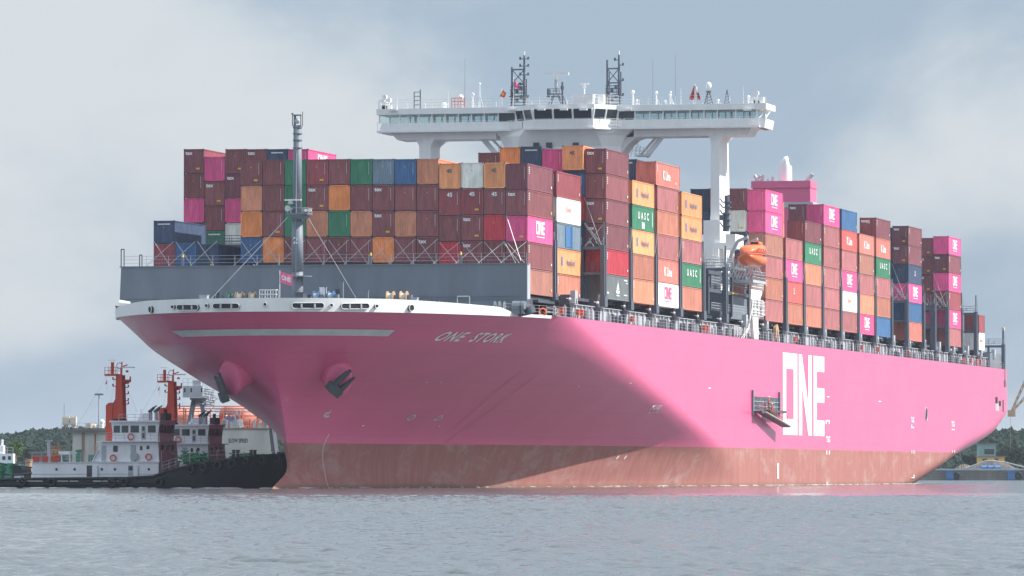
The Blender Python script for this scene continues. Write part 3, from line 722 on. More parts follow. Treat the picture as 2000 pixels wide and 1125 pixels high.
for k in range(1, 24):
    yc = k * PIT_Y - .92; X = deckx(yc) - .25 if k < 2 else 25.05
    link('stanchion', stm, ship, (X, yc, 0)); link('bracket', brm, ship, (X, yc, 0)); link('hatch_cover', hcm, ship, (0, yc + .9, 0)) if k < 23 else None
    if k < 23: link('coaming_stay', pm, ship, (0, yc + 1.0, 0)); link('deck_lamp', lpm, ship, (24.85, yc - 2.2, 21.0))
MB().box(-20, 22.3, .3, 13.2, ZT, 21.1).build('hatch_cover', M['dark'], ship)
rl = MB(); rnd = random.Random(3)
pv = None
for i in range(170):
    y = -8 + i * 2.0; x = deckx(y) - .1; p = Vector((x, y, ZT - .02)); rl.tube(p, p + Vector((0, 0, 1.1)), .028, n=4)
    if pv is not None:
        for z in (.4, .75, 1.1): rl.tube(pv + Vector((0, 0, z)), p + Vector((0, 0, z)), .014, n=4)
    pv = p
rl.build('railing', M['steel'], ship)
for y in np.arange(6, 328, 1.9):
    t = rnd.random(); x = min(deckx(y) - .6, 24.75); h = rnd.uniform(.7, 1.3)
    if t < .33: MB().box(x - .3, x, y, y + rnd.uniform(.15, .5), 19.0, 19 + h).tube((x - .15, y + .1, 19 + h), (x - .15, y + .1, 19.15 + h), .07).build('deck_locker', M['steel' if rnd.random() < .4 else 'light'], ship)
    elif t < .62: w_ = rnd.uniform(.2, .7); MB().box(x - .5, x, y, y + w_, 19.0, 19 + h * .8).box(x - .4, x - .1, y + .1, y + w_ * .5, 19 + h * .8, 19.1 + h * .8).build('deck_fitting', M['dark'], ship)
    elif t < .68: MB().box(x - .2, x + .2, y, y + .45, 19.3, 20.0).box(x - .05, x + .05, y + .1, y + .2, 19.0, 19.3).build('fire_box', M['red'], ship)
for z, r in ((19.4, .12), (19.85, .08)): MB().tube((23.8, 4, z), (23.8, 330, z), r, n=6).build('deck_pipe', M['gray'], ship)

# lashing bridges ---------------------------------------------------
def lash_mesh(xout, tiers=2):
    mb = MB(); z0_ = 21.3; zt = 27.45; ncol = int(round(2 * xout / 2.52))
    for i in range(ncol + 1):
        x = -xout + i * 2 * xout / ncol
        if abs(x) > xout - 8 or i % 2 == 0: mb.box(x - .17, x + .17, -.35, .05, z0_, zt)
    for z in ((24.35, .22), (27.25, .25)): mb.box(-xout, xout, -.45, .45, z[0] - z[1] / 2, z[0] + z[1])
    for s in (-1, 1): mb.box(s * xout - .3, s * xout + .3, -.75, .75, 20.6, 21.7).box(s * xout - .28, s * xout + .22, -.62, -.2, 21.7, zt + .2).box(s * xout - .28, s * xout + .22, .25, .62, 21.7, zt + .2)
    return mb.mesh('lashing_bridge', M['post'])
def lash_rail(xout):
    mb = MB()
    for s in (-.45, .45): mb.rail((-xout, s, 27.5), (xout, s, 27.5), 1.05, 2.5, .03, 3); mb.rail((xout - 8, s, 24.55), (xout, s, 24.55), 1.05, 1.26, .025, 3)
    for s in (-1, 1): mb.tube((s * xout, 0, 27.4), (s * xout, 0, 30.3), .10, n=6); mb.tube((s * xout + .15, .66, 21.7), (s * xout + .15, .66, 29.2), .05, n=4, mi=1)
    rr = random.Random(5)
    for i in range(26): # rod ends and turnbuckles stowed along the walkway
        x = xout - 9 + i * .36; mb.tube((x, -.4, 27.5 + rr.uniform(0, .3)), (x + rr.uniform(-.5, .5), -.3, 28.1 + rr.uniform(0, .6)), .04, n=4, mi=1)
    return mb.mesh('lashing_rail', [M['post'], M['steel']])
LM = lash_mesh(25.1); LR = lash_rail(25.1); LM2 = lash_mesh(22.6); LR2 = lash_rail(22.6)
LB = [(1, LM2, LR2)] + [(k, LM, LR) for k in (2, 3, 4, 5, 6, 7, 9.8, 10.8, 11.8, 12.8, 13.8, 14.8, 15.8, 16.8, 17.85, 18.6, 19.5, 20.5, 21.55, 22.6)]
for k, a_, b_ in LB:
    o_ = link('lashing_bridge', a_, ship, (0, k * PIT_Y - .92 + (1.0 if k > 9 and k < 9.81 else 0), 0)); link('walkway_rail', b_, o_)
    if k > 22: o_.location = (0, 331.0, -4.6)

# ------------------------------------------------------------------ CONTAINERS
CW, CL_, CH = 2.438, 12.192, 2.80
def cont_meshes(Ln, nm):
    # frame
    f = MB(); t = .11
    for x in (0, CW - t):
        for y in (0, Ln - t): f.box(x, x + t, y, y + t, 0, CH)
        for z in (0, CH - t): f.box(x, x + t, t, Ln - t, z + .002, z + t - .002)
    for y in (0, Ln - t):
        for z in (0, CH - t): f.box(t, CW - t, y, y + t, z + .002, z + t - .002)
    c = f
    for x in (-.006, CW - .16):
        for y in (-.006, Ln - .16):
            for z in (-.03, CH - .10): c.box(x, x + .166, y, y + .166, z, z + .13, 1)
    fr = f.mesh(nm + '_frame', [M['cont'], M['dark']])
    def corr(width, pitch, depth, sgn, axis, pos):
        pts = []; u = t; k = 0; n = round((width - 2 * t) / pitch); p = (width - 2 * t) / n
        for i in range(n):
            u0 = t + i * p; pts += [(u0, .035), (u0 + p * .26, .035), (u0 + p * .5, .035 + depth), (u0 + p * .76, .035 + depth)]
        pts.append((width - t, .035)); mb = MB()
        for (a, dd) in pts:
            q = pos + sgn * dd
            for z in (t, CH - t): mb.v.append((a, q, z) if axis == 'x' else (q, a, z))
        for i in range(len(pts) - 1): a = i * 2; mb.f.append((a, a + 2, a + 3, a + 1)); mb.m.append(0)
        me = bpy.data.meshes.new(nm); me.from_pydata(mb.v, [], mb.f); me.materials.append(M['cont']); return me
    ew = corr(CW, .262, .055, 1, 'x', 0); ew2 = corr(CW, .262, .055, -1, 'x', Ln)
    sw = corr(Ln, .278, .036, -1, 'y', CW); sw2 = corr(Ln, .278, .036, 1, 'y', 0)
    rf = MB().box(t, CW - t, t, Ln - t, CH - .05, CH - .03).mesh(nm + '_roof', M['cont'])
    fl = MB().box(t, CW - t, t, Ln - t, .03, .05).mesh(nm + '_floor', M['cont'])
    return [('frame', fr), ('end_wall', ew), ('end_wall', ew2), ('side_wall', sw), ('side_wall', sw2), ('roof', rf), ('floor', fl)]
C40 = cont_meshes(CL_, 'box40'); C45 = cont_meshes(13.716, 'box45'); C20 = cont_meshes(6.058, 'box20')
COLS = {'m': ((.27, .092, .10), 'maroon'), 'D': ((.225, .078, .095), 'dark maroon'), 'R': ((.34, .085, .10), 'red-maroon'), 'r': ((.55, .055, .08), 'red'), 'o': ((.84, .29, .10), 'orange'),
        'h': ((.85, .37, .17), 'light orange'), 't': ((.62, .26, .16), 'faded orange'), 's': ((.52, .205, .145), 'salmon-brown'), 'b_': ((.40, .18, .14), 'brown'), 'g': ((.055, .23, .13), 'green'),
        'n': ((.055, .085, .15), 'navy'), 'b': ((.06, .145, .30), 'blue'), 'y': ((.17, .225, .28), 'grey-blue'), 'w': ((.72, .72, .66), 'off-white'), 'W': ((.82, .82, .80), 'white'), 'p': ((.80, .115, .30), 'magenta'),
        'k': ((.66, .13, .12), 'bright red'), 'K': ((.62, .21, .17), 'pale red'), 'u': ((.43, .16, .165), 'rose-maroon'), 'G': ((.17, .19, .2), 'slate')}
MC = {}
def decal(key, fn):
    if key not in MC: MC[key] = fn()
    return MC[key]
def front_text(txt, size, x, z, mat='mark', space=1.0):
    me = text_mesh(txt, size, 0, space); return remap(me, lambda a, b, c: (x + a, -.006, z + b), M[mat])
def side_text(txt, size, y, z, mat, Ln=CL_, space=1.0, sx=1.0):
    me = text_mesh(txt, size, 0, space); return remap(me, lambda a, b, c: (CW + .006, y + a * sx, z + b), M[mat])
def dashes(polys, face, mat):
    me = poly_mesh(polys); return remap(me, (lambda a, b, c: (a, -.004, b)) if face == 'f' else (lambda a, b, c: (CW + .004, a, b)), M[mat])
def idline(face):
    P = []; rr = random.Random(9)
    if face == 'f':
        z = 2.45
        for i in range(11): P.append(rect(2.04, 2.09, z - .09, z)); z -= .125
        return dashes(P, 'f', 'fade')
    z = 2.45
    for i in range(4): P.append(rect(.5, .95, z - .12, z)); z -= .22
    P.append(rect(11.2, 11.7, .55, .8)); return dashes(P, 's', 'fade')
def yel(face):
    return dashes([rect(1.5, 1.95, .42, .62)], 'f', 'yellow') if face == 'f' else dashes([rect(11.4, 11.75, .5, .85)], 's', 'yellow')
def logo_side(mat, s=1.0):
    y0, w_, z0_, h = 4.1, 4.1, .95, 1.45
    P = [[(y0 + a * w_, z0_ + b * h) for a, b in p] for p in LOGO] + [rect(4.4 + i * .42, 4.7 + i * .42, .62, .74) for i in range(9)]
    return dashes(P, 's', mat)
def sail():
    P = [[(5.2, 1.1), (7.2, 1.1), (6.9, .75), (5.5, .75)], [(5.5, 1.2), (6.1, 1.2), (6.1, 1.95)], [(6.2, 1.2), (6.95, 1.2), (6.2, 2.35)], rect(5.5, 7.0, .45, .6), rect(9.6, 11.2, 2.3, 2.45), rect(10.6, 11.4, 2.0, 2.1), rect(9.4, 11.2, .6, .72), rect(.5, 1.4, .6, .8)]
    return dashes(P, 's', 'mark')
def mark_mesh(k):
    return {'tex': lambda: front_text('tex', .62, .62, 2.32), '45': lambda: front_text('45', .62, 1.2, 2.2), '45k': lambda: front_text('45', .55, 1.15, 1.95, 'dark'), 'rec': lambda: front_text('40', .3, 1.9, .5, 'yellow'),
            'id': lambda: idline('f'), 'yl': lambda: yel('f'), 'navbar': lambda: dashes([rect(.5 + i * .13, .6 + i * .13, 2.3, 2.45) for i in range(11)], 'f', 'mark'),
            'sid': lambda: idline('s'), 'syl': lambda: yel('s'), 'ONE': lambda: logo_side('mark'), 'ONEm': lambda: logo_side('pink'),
            'hap': lambda: side_text('Hapag-Lloyd', .85, 7.0, 1.35, 'hlt'), 'uasc': lambda: side_text('U A S C', 1.15, 6.1, 1.65, 'mark', space=1.25, sx=1.25), 'bar': lambda: dashes([rect(10.9, 11.15, .6, 2.3)], 's', 'mark'),
            'kl': lambda: side_text('K Line', 1.5, 6.0, 1.3, 'mark', sx=1.1), 'hsq': lambda: dashes([rect(2.5, 3.2, .95, 1.95)], 's', 'hlb'), 'sail': sail,
            'bst': lambda: dashes([rect(4.5, 6.9, .2, 2.6), rect(7.3, 8.2, .2, 2.6)], 's', 'bluep'), 'rd': lambda: dashes([rect(5.0, 5.4, 1.2, 2.0), rect(5.7, 7.4, 1.35, 1.7)], 's', 'K1'),
            'wm': lambda: dashes([rect(5.6, 6.3, 1.2, 1.35), rect(5.8, 6.1, 1.4, 2.0)], 's', 'mark'), 'gst': lambda: dashes([rect(5.2, 6.8, .2, .95)], 's', 'fade'), 'w20': lambda: dashes([rect(1.4, 2.0, 1.3, 1.8), rect(2.3, 3.8, 1.4, 1.6)], 's', 'red'), 'dot': lambda: dashes([rect(1.1, 1.22, 1.9, 2.0)], 'f', 'yellow')}[k]()
M['K1'] = M['salmon']; M['hlt'] = paint('dark_lettering', (.16, .15, .22), .6, .05); M['hlb'] = paint('violet_lettering', (.17, .20, .42), .6, .05)
MTXT = {'w20': 'small red mark', 'tex': 'white tex lettering', '45': 'white 45', '45k': 'dark 45', 'ONE': 'white block logo', 'ONEm': 'pink block logo', 'hap': 'dark company name', 'uasc': 'spaced white capitals', 'kl': 'white company name', 'sail': 'white sailing-ship emblem', 'bst': 'blue panels', 'rd': 'small red lettering', 'wm': 'small white mark', 'navbar': 'white lettering bar'}
ORD = ['zeroth', 'first', 'second', 'third', 'fourth', 'fifth', 'sixth', 'seventh', 'eighth', 'ninth', 'tenth', 'eleventh', 'twelfth', 'thirteenth', 'fourteenth', 'fifteenth', 'sixteenth', 'seventeenth', 'eighteenth']
def container(x, y, z, code, marks, label, group, big=False, sz=1.0):
    rgb, cname = COLS[code]; set_ = C45 if big == True else C20 if big == 2 else C40
    e = thing('shipping_container', label, 'container', (x, y - (.76 if big == True else 0), z), 0, group); e.scale = (1, 1, sz)
    for nm, me in set_:
        o_ = link(nm, me, e); o_.color = (*rgb, 1)
    for k in marks:
        link({'id': 'code_line', 'sid': 'code_line', 'yl': 'sticker', 'syl': 'sticker', 'dot': 'sticker', 'rec': 'sticker'}.get(k, 'marking'), decal(k, lambda: mark_mesh(k)), e)
BY = {'A': 0, 'B': 14.03, 'C': 28.07, 'D': 42.1, 'E': 56.1, 'F': 70.15, 'H': 123.5, 'I': 137.6, 'J': 151.6, 'K': 165.6, 'L': 179.6, 'M': 193.7, 'N': 207.7, 'P': 235.8, 'Q': 273.7, 'R': 287.8, 'S': 304.2}
BX = {'A': 22.68, 'B': 22.68}
# per bay: column (0 = port edge): (pixel height of top, tiers from the top as colour+marks)
def st_(s): return [tuple(x.split('.')) for x in s.split()]
T = {
 'A': {0: (318, 'D.id.sid m.tex.id.sid.syl p.yl.ONE m.id.sid b_.sid.syl'), 1: (316.5, 'h.45k.dot m.45.id r.dot m.id'), 2: (316.5, 'w.dot R.45.yl.id m.tex.id.yl m.tex'),
       3: (318, 'h.45k R.45.id m.id r.id'), 4: (309, 't m.dot.id m.dot.id m.tex.id'), 5: (309.5, 'b.dot.id m.dot.id t.dot m.id'), 6: (309.5, 'y.dot.id m.tex.id m.tex.yl.id o'), 7: (309.5, 'g.id m.id t.dot m.id'),
       8: (309.5, 'm.dot.id o g.id m.dot.id'), 9: (310, 'R.dot.yl.id m.tex.yl.id t m.id'), 10: (310.5, 'g g g.id m'), 11: (310.5, 'm.id m.id m.yl.id o.dot'), 12: (311, 'm.yl.dot.id t o b.dot'),
       14: (476, 'n.yl'), 15: (474, 'b.dot'), 16: (430, 'n.dot.navbar R.dot')},
 'B': {0: (333, 'R.id.sid.syl w.rd y.bst h.hap.hsq s.sid s')},
 'C': {0: (289, 'D.tex.yl.id.sid.syl m.dot.id.sid D.tex.yl.id.sid D.tex.id.sid.syl r.sid G.sail'), 1: (284, 'h.45k b.id r n n'), 2: (290, 'p.id'), 3: (285, 'n.navbar'), 4: (286.5, 'o t'), 5: (297, 'm.dot.id t'),
       14: (290, 'p.id.ONE'), 15: (290, 'n.navbar'), 16: (290, 'm.tex.yl'), 17: (290, 'm.yl.dot D.tex p w.rd'), 18: (305, 'p.id m.tex.yl m.id g.navbar'), 19: (290, 'D.tex.yl m.dot.id p n')},
 'D': {0: (346, 'h.hap.hsq g.uasc.bar.gst h.hap.hsq s t.sid')},
 'E': {0: (319.5, 'K.kl.sid u.syl s u.syl K.kl W.ONEm'), 1: (310, 'n.navbar')},
 'F': {0: (368, 'h.hap.hsq h.hap.hsq u.sid g.uasc.bar s')},
 'H': {0: (365.6, 'p.id.ONE p.id.ONE b_.id.syl u.syl s.sid u.syl'), 1: (367, 'D.id w.yl n m m'), 2: (367, 'D'), 3: (368, 'n n')},
 'I': {0: (461, 'u.syl p.ONE k.wm s.syl'), 1: (385, 's h')},
 'J': {0: (428, 'D.id.sid g.uasc.bar t u s')},
 'K': {0: (397, 'p.id.ONE u.sid.syl u.syl u.sid.syl u.syl u.syl'), 1: (398, 'D.tex.id')},
 'L': {0: (410, 'b.dot.syl k.kl u.sid p.ONE W.rd u.syl')},
 'M': {0: (455.5, 'K.kl b_.sid u.syl t p.ONE'), 1: (424, 'o')},
 'N': {0: (424.5, 'D.tex.45.sid K.kl g.uasc.bar u.sid.syl s b')},
 'P': {0: (442, 'D.tex.yl.id.sid D.tex.yl.id.sid n.dot.wm p.ONE b K'), 1: (444, 'n n n')},
 'Q': {0: (463.8, 'p.ONE D.tex.yl.sid p.id.ONE R.id.sid p.ONE u.syl'), 1: (464, 'D.yl D.tex.yl D.tex.yl m.id p m')},
 'S': {0: (618, 'R W.w20')},
}
NAMES = {'A': 0}
bayord = {k: i + 1 for i, k in enumerate('ABCDEFHIJKLMNPQS')}
POSW = {1: ['only box visible'], }
for bay, cols in T.items():
    for c_, (py, s) in cols.items():
        toks = st_(s); xr_ = BX.get(bay, 25.2) - 2.52 * c_; x = xr_ - CW - .04; y = BY[bay]
        z = A_z = None
        # height of the top of the stack from its front port corner
        d = ray(0, 0)
        fz = (y - CY) * cyw - (xr_ - CX) * syw
        f1 = lambda zz_: 562.5 - F * ((zz_ - HC) * math.cos(PIT) - fz * math.sin(PIT)) / (fz * math.cos(PIT) + (zz_ - HC) * math.sin(PIT))
        lo, hi = 0, 80
        for _ in range(50):
            m_ = (lo + hi) / 2
            if f1(m_) > py: lo = m_
            else: hi = m_
        top = m_
        if c_ == 0 and bay != 'A' and bay != 'B': top = 21.55 + 2.87 * len(toks)
        n = len(toks); hgt = 2.87 if not (bay == 'A' and c_ == 16) else 2.60
        for i, tk in enumerate(toks):
            code = tk[0]; marks = list(tk[1:])
            cname = COLS[code][1]; mt = [MTXT[k] for k in marks if k in MTXT][:1]
            tier = 'top' if i == 0 else ('bottom' if (i == n - 1 and bay not in 'AC') else ORD[i + 1] + ' from top')
            if bay == 'A': where = f'{ORD[17 - c_]} stack from left above the breakwater' if c_ < 14 else f'{ORD[17 - c_]} stack from left above the breakwater'
            elif bay == 'C' and c_ > 10: where = f'{ORD[20 - c_]} stack from left in the rear row behind breakwater stacks'
            elif c_ == 0: where = f'port-edge stack of row {ORD[bayord[bay]]} from the bow'
            else: where = f'{ORD[c_ + 1]} stack inboard, row {ORD[bayord[bay]]} from the bow'
            lab = f'{cname} container' + (f' with {mt[0]}' if mt else '') + f', {tier} of {where}'
            if len(lab.split()) > 16: lab = f'{cname} container' + f', {tier} of {where}'
            if len(lab.split()) > 16: lab = lab.replace(' in the rear row behind breakwater stacks', ' in the rear row')
            ztop = top - i * hgt
            big = ('45' in marks or '45k' in marks) and bay in 'C' or (bay == 'E' and i == 0 and c_ == 0) 
            if bay == 'S': big = 2
            grp = 'containers stacked behind the breakwater' if bay == 'A' else 'containers stacked along the port side' if c_ == 0 else 'containers in the inboard stacks'
            container(x, y, ztop - hgt + .02, code, marks, lab, grp, big, hgt / 2.87)
# lashing rods crossing the bottom visible tier of the first row and the exposed stack fronts
rod = MB().tube((0, 0, 0), (0, 0, 1), .032, n=5).mesh('rod', M['steel'])
def lrod(p, q):
    p, q = Vector(p), Vector(q); o_ = link('lashing_rod', rod, ship, p); d_ = q - p; o_.rotation_euler = d_.to_track_quat('Z', 'Y').to_euler(); o_.scale = (1, 1, d_.length)
ztier = 27.3
for c_ in range(0, 17):
    if c_ in (13,): continue
    xr_ = 22.68 - 2.52 * c_; zt = 26.98 if c_ < 4 else 27.35
    lrod((xr_ - 2.35, -.25, zt), (xr_ + .35, -2.6, 24.4)); lrod((xr_ - .1, -.25, zt), (xr_ - 2.7, -2.6, 24.4))
lrod((20.3, -.3, 29.9), (22.4, -2.2, 24.8)); lrod((19.9, -.3, 27), (22.3, -2.4, 24.5)); lrod((20.1, -.3, 27), (21.9, -2.4, 24.5))
for by, xe in ((28.07, 25.1), (235.8, 25.1), (273.7, 25.1), (123.5, 25.1)):
    zb3 = 27.5
    for (dx0, z0_, dx1) in ((-2.45, 33.1, -.25), (-2.5, 30.2, -.5), (-2.45, 30.2, -.25), (-2.35, 30.2, -.05), (-.1, 30.2, -2.2)):
        lrod((xe + dx0, by - .1, z0_), (xe + dx1, by - .9, zb3))
for k in (3, 4, 5, 6, 10.8, 11.8, 12.8, 13.8, 14.8, 15.8):
    y = k * PIT_Y
    lrod((25.12, y - 1.75, 30.25), (25.12, y - .9, 27.6)); lrod((25.12, y - .05, 30.25), (25.12, y - .95, 27.6))

# ------------------------------------------------------------------ BRIDGE
YB = 114.0
def bxz(px, py, Y=YB): return A(px, py, Y)
def BP(pxs, Y=YB): return [A(px, py, Y) for px, py in pxs]
house = thing('navigation_bridge', None, None)
house.parent = ship
for k in ('label', 'category'):
    if k in house: del house[k]
def hz(py, px=1110): return A(px, py, YB)[1]
XL = A(741, 215, YB)[0]; XR = A(1480, 215, YB)[0]
ZR = hz(207.5); ZF = hz(219); ZW = hz(235.5); ZD = hz(251); ZBm = hz(268.5)
XcL = A(1010, 215, YB)[0]; XcR = A(1207, 215, YB)[0]
YA = 119.5
wing = MB()
wing.box(XL - .3, XcL, YB - .35, YA + .2, ZF, ZR).box(XcR, XR, YB - .35, YA + .2, ZF, ZR)          # roof fascia
wing.prism([(XL, ZD), (XL + .35, ZW), (XcL, ZW), (XcL, ZD)], 'y', YB, YB + .15).box(XcR, XR, YB, YB + .15, ZD, ZW)
wing.box(XL, XcL, YA - .15, YA, ZD, ZW).box(XcR, XR, YA - .15, YA, ZD, ZW)
wing.box(XL - .1, XcL + 2, YB - 1.0, YA + .5, ZD - .25, ZD).box(XcR - 2, XR + .4, YB - 1.0, YA + .5, ZD - .25, ZD)   # floor
wing.build('bridge_wing', M['white'], house)
# beams carrying the wings
xl0, xl1 = A(762, 262, YB)[0], A(968, 262, YB)[0]; xr0, xr1 = A(1237, 262, YB)[0], A(1466, 262, YB)[0]
for a_, b_, e0, e1 in ((xl0, xl1, .9, 0), (xr0, xr1, 0, .5)):
    MB().prism([(a_ + e0, ZBm), (b_ - e1, ZBm), (b_, ZD - .25), (a_, ZD - .25)], 'y', YB + .3, YA - .3).build('wing_beam', M['white'], house)
# wing windows with mullions
def mull(x, w_=.16, z0_=ZW, z1_=ZF, y=YB):
    return (x - w_ / 2, x + w_ / 2, y, y + .14, z0_, z1_)
mu = MB()
pl_ = [741, 781, 818, 843.5, 869, 895, 920.5, 946, 973, 1007]; pr_ = [1207, 1240, 1269, 1295, 1322, 1348, 1375, 1401, 1437, 1478]
for lst in (pl_, pr_):
    xs = [A(p, 225, YB)[0] for p in lst]
    for x in xs: mu.box(*mull(x)); mu.box(x - .08, x + .08, YA - .14, YA, ZW, ZF)
    for i in range(len(xs) - 1):
        dark = (lst is pl_ and i >= 8) or (lst is pr_ and i <= 0)
        MB().box(xs[i] + .08, xs[i + 1] - .08, YB + .04, YB + .09, ZW, ZF).build('window', M['glass'] if dark else M['clear'], house)
    MB().box(xs[0], xs[-1], YA - .09, YA - .04, ZW, ZF).build('aft_window', M['clear'], house)
# inner posts seen through the glass
for lst in (pl_[1:8], pr_[2:9]):
    for p in lst: x = A(p, 225, YB)[0] + 1.0; mu.box(x - .14, x + .14, YA - 1.2, YA - 1.0, ZD, ZF)
mu.build('mullion', M['white'], house)
# port end of the wing, slanted and bright
mb = MB().prism([(XR, ZD - .25), (XR + .9, ZD - .25), (XR + 1.1, ZD + .9), (XR + .7, ZW), (XR, ZW)], 'y', YB - .2, YA).box(XR, XR + 1.2, YB - .6, YA + .3, ZF, ZR).box(XR + .3, XR + .7, YB, YB + 1, ZR, ZR + .8)
mb.tube((XR + .2, YB, ZW), (XR + .9, YB + 1, ZF), .08).tube((XR + .9, YB + 1, ZW), (XR + .3, YB + 3, ZF), .08).tube((XR + .6, YB + 2, ZW), (XR + 1.1, YB + 3, ZF), .08)
mb.build('wing_cab', M['white'], house)
# central wheelhouse protruding forward, with angled corners
YC = YB - 3.2
cx0_, cx1_ = A(1040, 225, YC)[0], A(1159, 225, YC)[0]; ex0, ex1 = A(1010, 225, YB)[0] - .2, A(1206, 225, YB - .5)[0]
oc = [(ex0, YB), (cx0_, YC), (cx1_, YC), (ex1, YB), (ex1, YA), (ex0, YA)]
ZR2, ZF2, ZW2, ZD2 = A(1100, 204, YC)[1], A(1100, 213, YC)[1], A(1100, 232.5, YC)[1], A(1100, 249.5, YC)[1]
def grow(o_, k): 
    cx_ = sum(p[0] for p in o_) / len(o_); cy_ = sum(p[1] for p in o_) / len(o_)
    return [(cx_ + (p[0] - cx_) * k, cy_ + (p[1] - cy_) * k) for p in o_]
mb = MB().prism(grow(oc, 1.03), 'z', ZF2, ZR2).prism(grow(oc, .985), 'z', ZD2, ZW2); mb.prism(grow(oc, 1.05), 'z', ZD2 - .2, ZD2); mb.prism(grow(oc, .7), 'z', ZW2, ZF2)
mb.build('wheelhouse', M['white'], house)
edges_ = list(zip(oc[:-3], oc[1:-2]))
mb = MB(); og = grow(oc, .97)
for i in range(3):
    p0, p1 = Vector((*og[i], 0)), Vector((*og[i + 1], 0)); nseg = (2, 3, 2)[i]
    nrm = Vector((p1.y - p0.y, -(p1.x - p0.x), 0)).normalized()
    for k in range(nseg):
        a_, b_ = p0.lerp(p1, k / nseg), p0.lerp(p1, (k + 1) / nseg); d_ = (b_ - a_).normalized() * .12
        a2, b2 = a_ + d_, b_ - d_
        wm = MB(); wm.v = [(a2.x, a2.y, ZW2), (b2.x, b2.y, ZW2), (b2.x + nrm.x * .35, b2.y + nrm.y * .35, ZF2), (a2.x + nrm.x * .35, a2.y + nrm.y * .35, ZF2)]
        wm.v += [(x - nrm.x * .06, y - nrm.y * .06, z) for x, y, z in wm.v]
        for f in ((0, 1, 2, 3), (7, 6, 5, 4), (0, 4, 5, 1), (1, 5, 6, 2), (2, 6, 7, 3), (3, 7, 4, 0)): wm.f.append(f); wm.m.append(0)
        wm.build('window', M['glass'], house)
    for k in range(nseg + 1):
        a_ = p0.lerp(p1, k / nseg); MB().tube((a_.x, a_.y, ZW2), (a_.x + nrm.x * .35, a_.y + nrm.y * .35, ZF2), .13, n=6).build('window_post', M['white'], house)
# flared deckhouse below
def ring_at(z, xa, xb, yf, ch): return [(xa, YB + .4, z), (xa + ch, yf, z), (xb - ch, yf, z), (xb, YB + .4, z), (xb, YA - .2, z), (xa, YA - .2, z)]
xA0, xA1 = A(962, 252, YB)[0], A(1240, 252, YB)[0]; xB0, xB1 = A(984, 285, YB)[0], A(1212, 295, YB)[0]
rr = [ring_at(18.9, xB0 + .6, xB1 - .2, YB - 1.0, 2.0), ring_at(hz(287), xB0, xB1, YB - 1.2, 2.2), ring_at(hz(266), xA0 + .9, xA1 - 1.3, YB - 1.8, 3.2), ring_at(ZD - .02, xA0, xA1, YB - 2.2, 5.0)]
mb = MB()
for r_ in rr: mb.v += r_
for k in range(3):
    for i in range(6): j = (i + 1) % 6; mb.f.append((k * 6 + i, k * 6 + j, (k + 1) * 6 + j, (k + 1) * 6 + i)); mb.m.append(0)
mb.f.append(tuple(range(18, 24))); mb.m.append(0)
mb.build('deckhouse', M['white'], house)
mb = MB()
for px in (1048, 1073, 1125): x, z = A(px, 284, YB - 1.3); mb.box(x - .38, x + .38, YB - 1.6, YB - 1.2, z - .4, z + .35)
mb.build('square_window', M['glass'], house)
# curved knee on the port side
def knee(cxp, sgn):
    ol = []
    x0, z0_ = A(cxp, 266, YB); n = 10; rad = 2.4
    ol = [(x0, ZBm)] + [(x0 + sgn * (rad - rad * math.cos(t * math.pi / 2 / n)) - sgn * rad, ZBm - rad * 1.0 * math.sin(t * math.pi / 2 / n)) for t in range(n + 1)][::1]
    return ol
xk, zk = A(1262, 268.5, YB); pts_ = [(xA1 - 4, ZBm + .02)] + [(xk - 1.0, ZBm + .02), (xk - 1.8, ZBm - .25), (xk - 2.6, ZBm - .9), (xk - 3.4, ZBm - 2.0), (xk - 3.9, ZBm - 3.2), (xk - 4.5, ZBm - 4.4), (xB1 - .4, ZBm - 6), (xB1 - 3, ZBm - 6)]
MB().prism(pts_, 'y', YB + 1.0, YA - .6).build('knee_bracket', M['white'], house)
xk, _ = A(978, 271, YB); MB().prism([(xk, ZBm + .01), (xk + 2.0, ZBm + .01), (xk + 2.2, ZBm - 3), (xk + 1.2, ZBm - 1.2), (xk + .2, ZBm - .4)], 'y', YB + 1, YA - .6).build('knee_bracket', M['white'], house)
# raking struts with stairs
def strut(pa, pb, sx):
    a_ = A(*pa, YB + 2.5); b_ = A(*pb, YB + 2.5); m_ = MB()
    m_.tube((a_[0], YB + 2.5, a_[1]), (b_[0], YB + 2.5, b_[1]), .42, n=4).tube((a_[0] + sx, YB + 3.5, a_[1]), (b_[0] + sx, YB + 3.5, b_[1] + .2), .2, n=4); st1 = m_.build('raking_strut', M['white'], house)
    m_ = MB()
    for i in range(5):
        x, z = A(pb[0] + sx * (6 + i * 5), pb[1] - i * 9, YB + 3); m_.rail((x, YB + 3, z), (x + sx * 1.6, YB + 3, z), .8, .5, .03, 2)
    m_.build('stair_rail', M['steel'], st1)
strut((944, 272), (968, 300), 1); strut((1292, 268), (1262, 306), -1)
x0, z0_ = A(1244, 303, YB + 2); x1, _ = A(1268, 303, YB + 2); MB().box(x0, x1, YB + 1, YB + 3, z0_ - .2, z0_).rail((x0, YB + 1, z0_), (x1, YB + 1, z0_), .9, .6, .04, 2).build('stair_landing', M['steel'], house)
